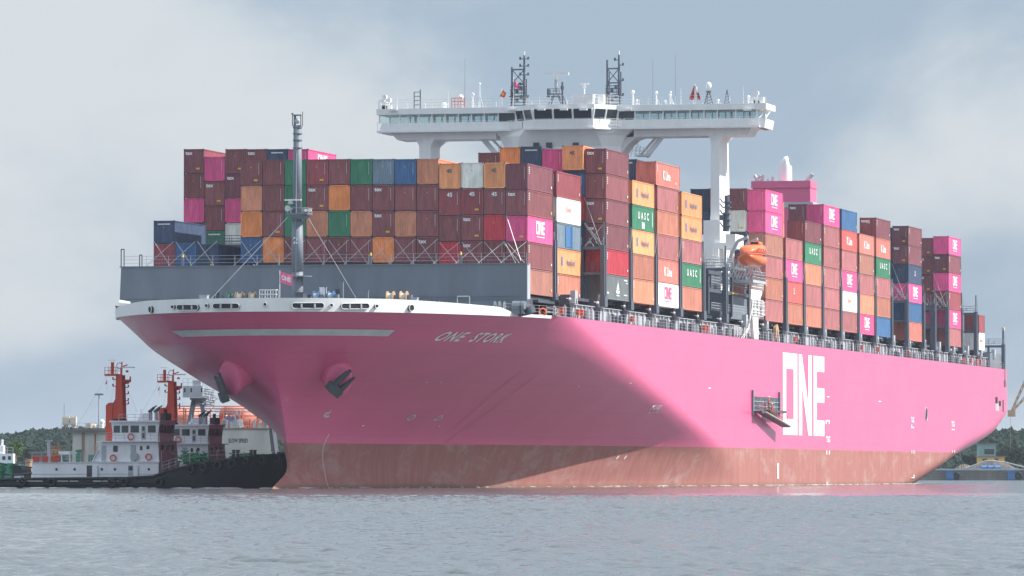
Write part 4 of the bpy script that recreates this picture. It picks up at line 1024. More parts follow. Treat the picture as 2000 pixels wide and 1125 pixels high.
# side pillars
def pillar(pt, pw, nm, zb, dy=0, taper=1.35):
    x0 = A(pt - pw / 2, 300, YB)[0]; x1 = A(pt + pw / 2, 300, YB)[0]; xm = (x0 + x1) / 2; hw = (x1 - x0) / 2
    mb = MB(); zs = [ZBm + .3, ZBm - .6, ZBm - 1.0]; ks = [1.9, 1.12, 1.0]
    zs += [ZBm - 10, zb + 9, zb]; ks += [1.1, taper, taper]
    for z, k in zip(zs, ks): mb.v += [(xm - hw * k, YB + .5, z), (xm + hw * k * .9, YB + .25, z), (xm + hw * k, YB + .6, z), (xm + hw * k, YA - .6 + (k - 1) * 3, z), (xm - hw * k, YA - .6 + (k - 1) * 3, z)]
    for i in range(len(zs) - 1):
        for j in range(5): a_ = i * 5 + j; b_ = i * 5 + (j + 1) % 5; mb.f.append((a_, b_, b_ + 5, a_ + 5)); mb.m.append(0)
    mb.f.append((4, 3, 2, 1, 0)); mb.m.append(0); e = 5 * (len(zs) - 1); mb.f.append(tuple(e + i for i in range(5))); mb.m.append(0)
    return mb.build('bridge_pillar', M['white'], house), x0, x1
pillar(829, 24, 'p', 21); p_, px0_, px1_ = pillar(1396, 18, 'p', 24)
# aft leg of the port A-frame
x, z = A(1409, 285, YA); 
mb = MB(); mb.v = [(x, YA + .2, z + 1.5), (x + .7, YA + .2, z + 1.5), (x + .7, YA + 1, z + 1.5), (x, YA + 1, z + 1.5)]
x2, z2_ = A(1414, 380, YA + 1); mb.v += [(x2, YA + 1.2, z2_), (x2 + .5, YA + 1.2, z2_), (x2 + .5, YA + 2.2, z2_), (x2, YA + 2.2, z2_)]
for f in ((0, 1, 2, 3), (7, 6, 5, 4), (0, 4, 5, 1), (1, 5, 6, 2), (2, 6, 7, 3), (3, 7, 4, 0)): mb.f.append(f); mb.m.append(0)
mb.build('aft_leg', M['white'], p_)
# roof rails, deck rails
mb = MB()
mb.rail((XL, YB - .2, ZR), (XR, YB - .2, ZR), 1.15, 1.8, .03, 3).rail((XL, YA, ZR), (XR, YA, ZR), 1.15, 2.4, .03, 3).rail((XL, YB - .2, ZR), (XL, YA, ZR), 1.15, 1.5, .03, 3)
mb.rail((XL, YB - .95, ZD), (xA0 + .5, YB - .95, ZD), 1.15, 1.4, .035, 3).rail((XcR + 1, YB - .95, ZD), (XR + .3, YB - .95, ZD), 1.15, 1.3, .035, 3)
mb.rail((cx0_ - 1.2, YC - .6, ZD2), (cx1_ + 1, YC - .6, ZD2), 1.15, 1.5, .035, 3).rail((cx0_ - 1.2, YC - .6, ZD2), (ex0 - 1, YB - .6, ZD2), 1.15, 1.2, .035, 3).rail((cx1_ + 1, YC - .6, ZD2), (ex1 + 1, YB - .6, ZD2), 1.15, 1.2, .035, 3)
mb.rail((cx0_ - .5, YC + .1, ZR2), (cx1_, YC + .1, ZR2), 1.25, 1.5, .03, 3); mb.rail((cx1_, YC + .1, ZR2), (ex1, YB, ZR2), 1.25, 1.2, .03, 3)
mb.build('railing', M['white'], house)
mb = MB()
for px in (769, 1001, 1059, 1103, 1141, 1227, 1460): x, z = A(px, 214.5, YC if 1040 < px < 1160 else YB - .4); mb.box(x - .5, x + .5, (YC if 1040 < px < 1160 else YB) - .75, (YC if 1040 < px < 1160 else YB) - .3, z - .1, z + .12)
mb.build('floodlight', M['mark'], house)
# monkey island: screen box, masts, radars
x0, z0_ = A(1122, 203, YC + 1); x1, z1_ = A(1160, 184, YC + 1); MB().box(x0, x1, YC + .3, YC + 1.8, ZR2, z1_).build('screen_box', M['white'], house)
x0, z0_ = A(1166, 203, YC + 1); x1, z1_ = A(1177, 184, YC + 1); MB().box(x0, x1, YC + 1.5, YC + 2.5, ZR2, z1_).build('locker', M['white'], house)
def lattice(pxa, pxb, pytop, pyt2, pyb, arms, nm='signal_mast'):
    Y = YB + 1.5; xa, zb = A(pxa, pyb, Y); xb, _ = A(pxb, pyb, Y); _, z1_ = A(pxb, pytop, Y); _, z2_ = A(pxa, pyt2, Y); m_ = MB()
    m_.tube((xa, Y, zb), (xa, Y, z2_), .13, n=8).tube((xb, Y, zb), (xb, Y, z1_), .20, .12, n=8)
    for yy in (1.2,): m_.tube((xa, Y + yy, zb), (xa, Y + yy, z2_ - 1.5), .09).tube((xb, Y + yy, zb), (xb, Y + yy, z2_ - 1.5), .09)
    zc, zd = A(pxa, pyb - 70, Y)[1], A(pxa, pyb - 42, Y)[1]
    m_.tube((xa, Y, zc), (xb, Y, zc), .10).tube((xa, Y, zd), (xb, Y, zd), .09).tube((xa, Y, zc), (xb, Y, zd), .06).tube((xb, Y, zc), (xa, Y, zd), .06)
    for k in range(7):
        z = zb + (zd - zb) * k / 7; m_.tube((xa - .2, Y - .2, z), (xb + .3, Y - .2, z), .07, n=4)
        if k: m_.box(xa + (xb - xa) * (k % 3) / 3, xa + (xb - xa) * ((k % 3) / 3 + .2), Y - .4, Y, z, z + .5)
    m_.rail((xa, Y - .7, zd - 1.6), (xb + .3, Y - .7, zd - 1.6), .9, .5, .04, 3); m_.box(xa - .2, xb + .4, Y - .8, Y + .8, zd - 1.75, zd - 1.62)
    for (p_y, s) in arms:
        _, z = A(pxb, p_y, Y); m_.tube((xb, Y, z), (xb + s * .55, Y, z), .06).tube((xb + s * .55, Y, z - .1), (xb + s * .55, Y, z + .28), .13, n=8)
    ms = m_.build(nm, M['post'], house); MB().tube((xb, Y, z1_), (xb, Y, z1_ + .5), .09, n=6).build('masthead_lamp', M['white'], ms)
    return ms
lattice(1000, 1024, 108, 131, 206, [(115, -1), (115, 1), (129, -1), (129, 1), (146, 1), (146, -1), (165, -1), (190, 1)])
lattice(1186, 1209, 107, 117, 204, [(117, -1), (127, 1), (157, 1), (186, 1)])
# main radar
Y = YC + 2; x, zb = A(1086, 203, Y); z1_ = A(1086, 155, Y)[1]; m_ = MB().tube((x, Y, A(1086, 180, Y)[1]), (x, Y, z1_), .20, n=10)
rm = m_.build('radar_mast', M['light'], house)
m_ = MB()
for s in (-1, 1):
    for t in (-1, 1): m_.tube((x + s * .9, Y + t * .7, ZR2), (x + s * .25, Y + t * .2, A(1086, 186, Y)[1]), .07, n=5)
m_.tube((x - 1.1, Y, A(1086, 184, Y)[1]), (x + 1.0, Y, A(1086, 184, Y)[1]), .06).rail((x - 1.0, Y - .7, A(1086, 188, Y)[1]), (x + .6, Y - .7, A(1086, 188, Y)[1]), .95, .4, .04, 3).rail((x - 1.0, Y - .7, A(1086, 188, Y)[1]), (x - 1.0, Y + .7, A(1086, 188, Y)[1]), .95, .4, .04, 3)
m_.box(x - 1.1, x + .7, Y - .8, Y + .8, A(1086, 190, Y)[1], A(1086, 188.5, Y)[1]); m_.tube((x + .85, Y, ZR2), (x + .85, Y, A(1090, 160, Y)[1]), .13, n=6); m_.tube((x + .85, Y, A(1090, 175, Y)[1]), (x + .85, Y, A(1090, 168, Y)[1]), .24, n=8); m_.tube((x + 1.4, Y, ZR2), (x + .9, Y, A(1090, 185, Y)[1]), .06)
m_.build('mast_frame', M['post'], rm)
x0 = A(1064, 145, Y)[0]; x1 = A(1111, 143, Y)[0]; z = A(1086, 145, Y)[1]; MB().box(x0, x1, Y - .2, Y + .15, z - .12, z + .2).tube((x, Y, z - .7), (x, Y, z - .1), .3, n=10).build('radar_scanner', M['white'], rm)
x0, z = A(1133, 164, Y); x1, _ = A(1150, 164, Y); xm = (x0 + x1) / 2; m_ = MB().box(x0, x1, Y - .1, Y + .1, z - .08, z + .12).tube((xm, Y, z - .5), (xm, Y, z), .22, n=8).tube((xm, Y, ZR2), (xm, Y, z - .5), .08); m_.build('radar_scanner', M['white'], house)
# satellite dome
x, zt = A(1384, 168, YB + 1); m_ = MB(); zb = A(1384, 176, YB + 1)[1]
for s in (-1, 1): m_.tube((x + s * .55, YB + 1, ZR), (x + s * .15, YB + 1, zb - .3), .07).tube((x + s * .4, YB + 1.8, ZR), (x + s * .1, YB + 1, zb - .3), .05)
for k in range(5): z = ZR + (zb - ZR) * k / 5; h_ = .5 * (1 - k / 6); m_.tube((x - h_, YB + 1, z), (x + h_, YB + 1, z + .3), .04)
m_.tube((x, YB + 1, zb - .4), (x, YB + 1, zb - .1), .25, .4, n=10)
dm = m_.build('dome_stand', M['post'], house); MB().sphere((x, YB + 1, zt + .05), .38, sz=1.25, n=14, m=10).build('satellite_dome', M['white'], dm, smooth=True)
# whips, small masts, vents on the roof
def whip(px, py0, py1, r=.03, mat='gray', nm='whip_antenna'):
    x, z = A(px, py0, YB + 2); MB().tube((x, YB + 2, ZR), (x, YB + 2, z), r, r * .4, n=5).build(nm, M[mat], house)
whip(908, 112, 205, .035); whip(1275, 113, 205, .035); whip(1319, 106, 205, .035); whip(776, 190, 205, .05, 'white'); whip(876, 178, 205, .03, 'white'); whip(1452, 168, 205, .03, 'white'); whip(1330, 172, 205, .04, 'white')
for px, py, r in ((937, 164, .09), (923, 185, .14), (900, 190, .2), (981, 183, .06), (1282, 181, .11), (1236, 180, .14), (1310, 180, .07), (1309, 186, .1), (1403, 196, .09), (1244, 196, .08), (1300, 197, .1), (1462, 190, .13), (868, 205, .2)):
    x, z = A(px, py, YB + 1); q = MB().tube((x, YB + 1, ZR), (x, YB + 1, z), r, r * .6, n=8).tube((x + .5, YB + 1, ZR), (x, YB + 1, ZR + (z - ZR) * .6), .05, n=4).build('roof_mast', M['white'], house)
    MB().sphere((x, YB + 1, z), r * 1.9, n=8, m=6).build('lamp', M['white'], q)
m_ = MB(); x0, z = A(884, 192, YB + 1); x1, _ = A(909, 192, YB + 1)
for k in range(5): xx = x0 + (x1 - x0) * k / 4; m_.tube((xx, YB + .5, ZR), (xx, YB + .5, z), .05, n=4)
for k in range(3): m_.tube((x0, YB + .5, ZR + (z - ZR) * (k + 1) / 3), (x1, YB + .5, ZR + (z - ZR) * (k + 1) / 3), .05, n=4)
m_.build('red_frame', M['red'], house)
m_ = MB(); x0, z = A(809, 180, YB + 1); x1, z1_ = A(821, 175, YB + 1)
m_.tube((x0, YB + 1, ZR), (x0, YB + 1, z), .07).tube((x1, YB + 1, ZR), (x1, YB + 1, z1_), .09)
for k in range(5): zz_ = ZR + (z - ZR) * k / 4; m_.tube((x0, YB + 1, zz_), (x1, YB + 1, zz_), .05)
m_.build('ladder_mast', M['post'], house)
m_ = MB(); x, z = A(1420, 175, YB + 1)
for s in (-1, 1): m_.tube((x + s * .35, YB + 1, ZR), (x, YB + 1, z), .05)
for k in range(5): h_ = .35 * (1 - k / 5); zz_ = ZR + (z - ZR) * k / 5; m_.tube((x - h_, YB + 1, zz_), (x + h_ * .8, YB + 1, zz_ + .3), .04)
m_.build('lattice_post', M['post'], house)
for px, py in ((752, 190), (760, 196), (748, 198), (1478, 182), (1470, 192), (1486, 195)):
    x, z = A(px, py, YB + .5); q = MB().tube((x, YB + .5, ZR), (x, YB + .5, z), .1, n=6).tube((x, YB + .2, z), (x, YB + .8, z), .3, n=12).box(x - .35, x + .35, YB + .3, YB + .6, ZR, ZR + .5); q.build('search_light', M['white'], house)

# ------------------------------------------------------------------ flags
def flag(px_pole, py0, py1, Y, pts, col, label, nm='flag', polemat='white', star=None, txt=None, par=None, two=None, zb=None):
    x, zt = A(px_pole, py0, Y); zb = A(px_pole, py1, Y)[1] if zb is None else zb
    e = thing(nm, label, 'flag', (x, Y, zb)); MB().tube((0, 0, 0), (0, 0, zt - zb), .035, n=6).build('pole', M[polemat], e)
    P = [A(a, b, Y) for a, b in pts]; P = [(p[0] - x, p[1] - zb) for p in P]  # TL TR BR BL
    n, k = 14, 8; me = MB(); 
    def pos(u, v):
        a_ = [P[0][i] * (1 - u) + P[1][i] * u for i in (0, 1)]; b_ = [P[3][i] * (1 - u) + P[2][i] * u for i in (0, 1)]
        q = [a_[i] * (1 - v) + b_[i] * v for i in (0, 1)]; wv = .14 * math.sin(u * 9 + v * 2) * (.2 + u)
        return (q[0], wv, q[1] + .05 * math.sin(u * 7))
    for j in range(k + 1):
        for i in range(n + 1): me.v.append(pos(i / n, j / k))
    for j in range(k):
        for i in range(n): a_ = j * (n + 1) + i; me.f.append((a_, a_ + 1, a_ + n + 2, a_ + n + 1)); me.m.append(0 if not two else (0 if (i < n / 2 if two == 'v' else j < k / 2) else 1))
    cl_ = me.build('cloth', col, e)
    if txt:
        tmx = text_mesh(txt, 1, 0, .95); xs = [v.co.x for v in tmx.vertices]; ys_ = [v.co.y for v in tmx.vertices]
        def fn(a, b, c): 
            p = pos(.12 + .72 * (a - min(xs)) / (max(xs) - min(xs)), .72 - .45 * (b - min(ys_)) / (max(ys_) - min(ys_))); return (p[0], p[1] - .03, p[2])
        link('lettering', remap(tmx, fn, M['mark'], .1), cl_)
    if star:
        st5 = []
        for i in range(10): r_ = .28 if i % 2 == 0 else .11; t = math.pi / 2 + i * math.pi / 5; p = pos(.5, .5); st5.append((p[0] + r_ * math.cos(t), p[2] + r_ * math.sin(t)))
        MB().prism(st5, 'y', p[1] - .1, p[1] - .05).build('star', M['yellow'], cl_)
flag(546.5, 528, 585, -18, [(547, 531), (572, 537), (572, 558), (547, 553)], M['pinkflag'] if 'pinkflag' in M else M['pink'], 'magenta house flag with white lettering on a pole at the bow', txt='ONE', zb=ZT)
flag(980, 172, 206, YB + .5, [(982, 176), (989, 181), (987, 190), (975, 189)], M['red'], 'red flag with a yellow star above the bridge roof', star=True)
flag(1003, 150, 206, YB - 1, [(1003, 157), (1012, 163), (1017, 175), (1006, 171)], M['pink'], 'small magenta flag hanging on the left lattice mast of the bridge')
flag(1356, 164, 206, YB, [(1355, 168), (1357, 166), (1356, 194), (1345, 195)], M['red'], 'red flag drooping left of the pole on the bridge roof', two=None)
flag(1358, 164, 206, YB, [(1358, 166), (1362, 170), (1369, 194), (1362, 195)], [M['white'], M['red']], 'white and red flag drooping right of the pole on the bridge roof', two='h')

# ------------------------------------------------------------------ FUNNEL
YF = 262
x0, zt = A(1467, 354, YF); x1, _ = A(1583, 353, YF); zc = A(1467, 367.5, YF)[1]; xb0, _ = A(1470, 390, YF); xb1, zbb = A(1585, 392, YF); ln = 5.0
mb = MB().box(x0, x1, YF, YF + ln + .6, zc, zt)
mb.prism([(x0 + .2, 36), (x1 + .15, 36), (x1 - .1, zc), (x0 + .2, zc)], 'y', YF + .2, YF + ln + .5)
fn_ = mb.build('funnel_casing', M['pink'], ship)
MB().box(x0 + .1, x1 + .35, YF + .1, YF + ln + .7, zbb - 1.0, zbb - .2).build('casing_band', M['light'], fn_)
mb = MB(); xc, _ = A(1534, 330, YF + 3); r_ = 1.05; pts_ = []
zt3 = A(1534, 324, YF + 3)[1]
arc = [(0, zt), (0, zt3 - .3), (.12, zt3 + .1), (.35, zt3 + .45), (.7, zt3 + .65), (1.05, zt3 + .7)]
K = 20; o_ = []
for i, (dx, z) in enumerate(arc):
    if i == 0: t_ = Vector((0, 0, 1))
    else: t_ = Vector((dx - arc[i - 1][0], 0, z - arc[i - 1][1])).normalized()
    side = Vector((0, 1, 0)); nn = t_.cross(side); o_.append(len(mb.v)); rr_ = r_ * (1 - .04 * i)
    for j in range(K): th = 2 * math.pi * j / K; mb.v.append(tuple(Vector((xc + dx * .4, YF + 3, z)) + nn * rr_ * math.cos(th) + side * rr_ * math.sin(th)))
for i in range(len(arc) - 1):
    for j in range(K): a_ = o_[i] + j; b_ = o_[i] + (j + 1) % K; mb.f.append((a_, b_, b_ + K, a_ + K)); mb.m.append(0)
mb.f.append(tuple(o_[-1] + j for j in range(K))); mb.m.append(0)
mb.build('exhaust_hood', M['white'], fn_, smooth=True)
for px, py0, lean, r_ in ((1476, 342, -.35, .25), (1482, 343, .5, .22), (1490, 342, .2, .25), (1509, 345, .05, .22), (1500, 349, 0, .12), (1583, 340, .55, .32)):
    x, z = A(px, py0, YF + 2); MB().tube((x - lean, YF + 2, zt - .1), (x - lean, YF + 2, zt + .25), r_).tube((x - lean, YF + 2, zt + .2), (x + lean * .6, YF + 2, z), r_, n=10).build('exhaust_pipe', M['steel'], fn_)

# ------------------------------------------------------------------ LIFEBOAT STATION
XS = 22.5
def SB(nm, px0, py0, px1, py1, X0, X1, mat, par=None):
    a_ = S(px0, py1, X1); b_ = S(px1, py0, X1); return MB().box(X0, X1, a_[0], b_[0], a_[1], b_[1]).build(nm, M[mat], par or ship)
def FB(nm, px0, py0, px1, py1, Y0, dy, mat, par=None):
    a_ = A(px0, py1, Y0); b_ = A(px1, py0, Y0); return MB().box(a_[0], b_[0], Y0, Y0 + dy, a_[1], b_[1]).build(nm, M[mat], par or ship)
base = FB('pillar_base', 1374, 430, 1406, 520, 113.2, 6, 'white')
FB('boat_deck_box', 1417, 457, 1436, 485, 112, 5.5, 'white', base); FB('boat_deck_arm', 1393, 474, 1420, 486, 112.5, 5, 'white', base)
a_ = A(1390, 523, 108); b_ = A(1430, 486, 108)
mb = MB().rail((a_[0] - .5, 106, a_[1]), (b_[0] + .5, 106, a_[1]), 1.1, .8, .04, 3).box(a_[0] - 1, b_[0] + 1, 105.5, 112, a_[1] - .3, a_[1]).box(a_[0] + .5, a_[0] + .9, 108, 108.4, a_[1], b_[1]).box(b_[0] - .2, b_[0] + .2, 108, 108.4, a_[1], b_[1]).rail((a_[0], 109, a_[1] + 1.6), (b_[0], 109, a_[1] + 1.6), 1, .7, .04, 3)
mb.build('boat_deck', M['white'], base)
m_ = MB(); x, zt = A(1420, 382, 110); _, zb = A(1420, 452, 110)
m_.tube((x, 110, zb), (x, 110, zt), .32, n=10).tube((x - .4, 110, zb), (x - .4, 110, A(1420, 415, 110)[1]), .15)
for py in (395, 405, 418, 430, 442): z = A(1420, py, 110)[1]; m_.box(x - .55, x + .5, 109.6, 110.4, z - .06, z + .06).tube((x - .6, 110, z), (x - .9, 110, z + .5), .08)
m_.box(x - .9, x - .3, 109.5, 110.2, A(1420, 430, 110)[1], A(1420, 420, 110)[1]); m_.build('crane_post', M['post'], base)
m_ = MB()
for k in range(26):
    rr2 = random.Random(k); px = rr2.uniform(1380, 1424); y_ = rr2.uniform(104, 112); a2 = A(px, 520, y_); m_.tube((a2[0], y_, 27.6), (a2[0] + rr2.uniform(-1, .5), y_ - .4, 28.4 + rr2.uniform(0, .8)), .045, n=4)
m_.build('stowed_rods', M['steel'], base)
SB('grey_deck_house', 1428, 578, 1463, 622, 20, 24.6, 'gray'); 
mb = MB()
for px in (1384, 1421, 1430, 1463): 
    y_, z_ = S(px, 560, 24.8); mb.box(24.5, 24.85, y_ - .3, y_ + .3, 21.5, S(px, 540, 24.8)[1])
for py in (541, 575):
    a_, b_ = S(1384, py, 24.8), S(1463, py + 3, 24.8); mb.box(24.4, 24.8, a_[0], b_[0], b_[1] - .25, b_[1] + .2)
mb.box(20, 20.3, S(1384, 0, 24.8)[0], S(1463, 0, 24.8)[0], 21.5, 27.5); mb.build('boat_station_frame', M['dark'], ship)
mb = MB(); a_, b_ = S(1388, 600, 24.5), S(1460, 600, 24.5)
for z in (22.0, 25.2, 27.9): mb.rail((24.6, a_[0], z), (24.6, b_[0], z), 1.0, .9, .035, 3)
mb.build('railing', M['light'], ship)
mb = MB(); a_, b_ = S(1430, 571, 24.95), S(1458, 578, 24.95); mb.box(24.85, 24.95, a_[0], (a_[0] + b_[0]) / 2 - .5, b_[1], a_[1], 0).box(24.85, 24.95, (a_[0] + b_[0]) / 2, b_[0], b_[1], a_[1], 1); mb.build('sign_board', [M['yellow'], M['darkred']], ship)
# white davit tower
mb = MB(); ya_, za_ = S(1467, 662, 24.9); yb_, _ = S(1487, 662, 24.9)
def sz(py): return S(1475, py, 24.9)[1]
mb.prism([(ya_ + 2.2, ZT), (yb_ - 2.0, ZT), (yb_ - 2.0, sz(626)), (yb_ - .5, sz(580)), (yb_ + .6, sz(572)), (yb_ + .6, sz(566)), (ya_, sz(566)), (ya_ + .4, sz(600)), (ya_ + 1.2, sz(628))], 'x', 24.0, 24.9)
tw = mb.build('davit_tower', M['white'], ship)
mb = MB()
for py0, py1, dx in ((585, 603, 1.6), (585, 603, 4.0), (606, 616, 1.8), (606, 616, 4.2)):
    mb.prism([(ya_ + dx + .65 * math.cos(t * math.pi / 6), (sz(py0) + sz(py1)) / 2 + (sz(py0) - sz(py1)) / 2 * math.sin(t * math.pi / 6)) for t in range(12)], 'x', 24.5, 24.93)
mb.build('tower_opening', M['dark'], tw)
mb = MB(); 
for py in (566, 602, 622): mb.rail((25.0, ya_, sz(py)), (25.0, yb_ + .8, sz(py)), 1.1, .9, .05, 3)
mb.box(24.0, 25.1, yb_ - .5, yb_ + 1.6, sz(614), sz(612)); mb.rail((25.05, yb_ - .5, sz(612)), (25.05, yb_ + 1.6, sz(612)), 1.6, .7, .06, 3)
mb.build('railing', M['white'], tw)
mb = MB(); p = [S(1474, 575, 25.1), S(1462, 640, 25.1), S(1448, 660, 25.1)]; mb.path([(25.1, *q) for q in p], .05); p = [S(1466, 576, 25.15), S(1464, 640, 25.15), S(1452, 660, 25.15)]; mb.path([(25.15, *q) for q in p], .04); mb.build('hose', M['white'], tw)
# stacked pallets / winch grilles under the boat
mb = MB(); a_, b_ = S(1434, 635, 24.6), S(1462, 655, 24.6)
for k in range(8): z = b_[1] + (a_[1] - b_[1]) * k / 8; mb.tube((24.5, a_[0], z), (24.5, b_[0] + 3, z - .05), .06, n=4)
for k in range(6): mb.box(24.3, 24.6, a_[0] + k * 1.6, a_[0] + k * 1.6 + .6, ZT, a_[1] - .2)
mb.build('rope_rack', M['steel'], ship)
# lifeboat (hangs in its davits: a thing of its own)
LY = 112.8; lc, lz = A(1460, 497, 108)
lx, lzc = lc, lz
lb = thing('lifeboat', 'orange enclosed lifeboat hanging in davits beside the white tower, port side', 'lifeboat', (lx + .6, 108.0, lz - 1.6))
def loft(secs, K=16):
    mb = MB(); 
    for (y, w_, zlo, zhi, sq) in secs:
        for i in range(K):
            t = 2 * math.pi * i / K; c, s_ = math.cos(t), math.sin(t); e = sq
            mb.v.append((w_ * abs(c) ** e * (1 if c > 0 else -1), y, (zlo + zhi) / 2 + (zhi - zlo) / 2 * abs(s_) ** e * (1 if s_ > 0 else -1)))
    for q in range(len(secs) - 1):
        for i in range(K): j = (i + 1) % K; mb.f.append((q * K + i, q * K + j, (q + 1) * K + j, (q + 1) * K + i)); mb.m.append(0)
    mb.f.append(tuple(range(K))); mb.m.append(0); mb.f.append(tuple((len(secs) - 1) * K + i for i in reversed(range(K)))); mb.m.append(0); return mb
loft([(-4.3, .15, 1.3, 1.5, 1), (-3.9, .75, .8, 1.55, .9), (-3, 1.25, .35, 1.6, .8), (-1, 1.52, .05, 1.62, .75), (1.5, 1.55, 0, 1.62, .75), (3.2, 1.35, .2, 1.6, .8), (4.2, 1.0, .7, 1.55, .8)]).build('hull', M['orange'], lb, smooth=True)
loft([(-4.0, .3, 1.5, 1.8, 1), (-3.2, .95, 1.5, 2.35, .8), (-1.5, 1.35, 1.5, 2.75, .75), (1, 1.4, 1.5, 2.85, .75), (2.6, 1.35, 1.5, 3.0, .75), (3.6, 1.1, 1.5, 2.7, .8), (4.1, .8, 1.5, 1.9, .9)]).build('canopy', M['orange'], lb, smooth=True)
loft([(1.6, .7, 2.7, 3.1, .6), (1.9, .8, 2.7, 3.35, .6), (2.9, .8, 2.7, 3.35, .6), (3.2, .7, 2.7, 3.0, .6)]).build('cupola', M['orange'], lb)
mb = MB()
for y in (-2.5, -1.2, .2, 1.4): mb.box(1.30, 1.40, y, y + .4, 2.05, 2.3)
mb.box(-.5, .5, 1.60, 1.86, 3.0, 3.28); mb.build('window', M['glass'], lb)
mb = MB().tube((-1.5, -4.2, 1.57), (-1.5, 4, 1.57), .08); mb.v = []; mb.f = []; mb.m = []
ringp = [(1.56 * math.cos(t) , -.1 + 4.25 * math.sin(t), 1.56) for t in np.linspace(0, 2 * math.pi, 28)]; mb.path(ringp, .07); mb.build('fender_rope', M['darkred'], lb)
mb = MB()
for s in (-1, 1):
    y_ = 108 + s * 3.2; x = lx + .6
    mb.path([(x - 3.4, y_ + .5, lz - 3.2), (x - 2.2, y_ + .5, lz - .2), (x - 1.3, y_ + .3, lz + 1.6), (x + .1, y_, lz + 2.1)], .24, n=4)
    mb.tube((x + .1, y_, lz + 2.1), (x + .1, y_, lz + 1.0), .05).tube((x - 3.4, y_ + .5, lz - 3.2), (x - 1.2, y_ + .5, lz - 3.4), .2, n=4).tube((x - 1.4, y_ + .5, lz - 3.4), (x - 2.4, y_ + .5, lz - .4), .16, n=4)
mb.build('boat_davit', M['light'], ship)
mb = MB().box(lx - 3.5, lx + 1.5, 104, 112.5, lz - 3.7, lz - 3.35).rail((lx + 1.5, 104, lz - 3.35), (lx + 1.5, 112, lz - 3.35), 1.1, .9, .04, 3).rail((lx - 3, 103.9, lz - 3.35), (lx + 1.5, 103.9, lz - 3.35), 1.1, .9, .04, 3)
for k in range(12): mb.tube((lx - 3 + k * .4, 103.5, lz - 3.3), (lx - 2.2 + k * .4, 103.3, lz - 1.6), .05, n=4)
mb.build('davit_platform', M['light'], ship)
# stern fittings
mb = MB().tube((25.0, 331.2, ZT), (25.0, 331.2, 25.5), .16, n=8); x = 25; q = mb.build('stern_post', M['post'], ship); MB().tube((25, 331.2, 25.3), (25, 331.2, 25.9), .3, n=10).build('lamp', M['cream'], q)
MB().box(15, 24.8, 318, 330, ZT, 21.4).build('stern_house', M['gray'], ship)
# rubbish, spools: brown-yellow hose reel on deck
yr, zr2 = S(1517, 645, 24.9); MB().tube((24.6, yr, 20.3), (25.0, yr, 20.3), 1.0, n=20).tube((24.5, yr, 20.3), (25.1, yr, 20.3), .4, n=12).box(24.5, 25.0, yr - .15, yr + .15, ZT, 20.3).build('hose_reel', M['tan'], ship)

# ------------------------------------------------------------------ PEOPLE
def person(loc, label, rz, top, legs, sc=1.0, pose=0, hat='white'):
    e = thing('person', label, 'person', loc, rz)
    V = {'pel': (0, 0, .95, .15), 'wa': (0, 0, 1.12, .14), 'ch': (0, .02, 1.35, .17), 'nk': (0, .02, 1.52, .065), 'hd': (0, -.01, 1.62, .085), 'tp': (0, 0, 1.72, .095),
         'ls': (.19, .02, 1.42, .075), 'le': (.27, -.04 - .1 * pose, 1.16, .05), 'lw': (.24, -.22 - .1 * pose, 1.0, .035), 'lh': (.23, -.3 - .1 * pose, .98, .035),
         'rs': (-.19, .02, 1.42, .075), 're': (-.28, 0, 1.15, .05), 'rw': (-.26, -.16, .96, .035), 'rh': (-.25, -.24, .93, .035),
         'lp': (.10, 0, .90, .10), 'lk': (.12, -.05, .50, .07), 'la': (.12, .02, .10, .05), 'lt': (.13, -.14, .045, .045), 'rp': (-.10, 0, .90, .10), 'rk': (-.12, .0, .50, .07), 'ra': (-.13, .08, .10, .05), 'rt': (-.14, -.08, .045, .045)}
    E = [('pel', 'wa'), ('wa', 'ch'), ('ch', 'nk'), ('nk', 'hd'), ('hd', 'tp'), ('ch', 'ls'), ('ls', 'le'), ('le', 'lw'), ('lw', 'lh'), ('ch', 'rs'), ('rs', 're'), ('re', 'rw'), ('rw', 'rh'),
         ('pel', 'lp'), ('lp', 'lk'), ('lk', 'la'), ('la', 'lt'), ('pel', 'rp'), ('rp', 'rk'), ('rk', 'ra'), ('ra', 'rt')]
    ks = list(V); me = bpy.data.meshes.new('body'); me.from_pydata([V[k][:3] for k in ks], [(ks.index(a), ks.index(b)) for a, b in E], [])
    bs_ = bmesh.new(); bs_.from_mesh(me); ly = bs_.verts.layers.skin.verify(); bs_.verts.ensure_lookup_table()
    for i, k in enumerate(ks): bs_.verts[i][ly].radius = (V[k][3], V[k][3]); bs_.verts[i][ly].use_root = (i == 0)
    bs_.to_mesh(me); bs_.free()
    o_ = link('body', me, e); m1 = o_.modifiers.new('s', 'SKIN'); m1.use_smooth_shade = True; o_.modifiers.new('u', 'SUBSURF').levels = 1
    dg = bpy.context.evaluated_depsgraph_get(); m2 = bpy.data.meshes.new_from_object(o_.evaluated_get(dg)); o_.modifiers.clear(); o_.data = m2
    m2.materials.clear()
    for c in (top, legs, 'skin'): m2.materials.append(M[c])
    for p in m2.polygons:
        c = p.center; p.material_index = 2 if (c.z > 1.53 or (c.y < -.2 and .9 < c.z < 1.1)) else (1 if c.z < .95 else 0); p.use_smooth = True
    MB().sphere((0, 0, 1.70), .135, sz=.75, n=12, m=7).tube((0, -.02, 1.69), (0, -.02, 1.71), .17, n=12).build('helmet', M[hat], e, smooth=True)
    return e
M['skin'] = paint('skin', (.42, .22, .15), .6, .05)
pg = gw[0].lerp(gw[1], .42); person((pg.x, pg.y, pg.z + .02), 'person in orange overalls standing on the gangway on the pink hull', R(-60), 'orange', 'orange')
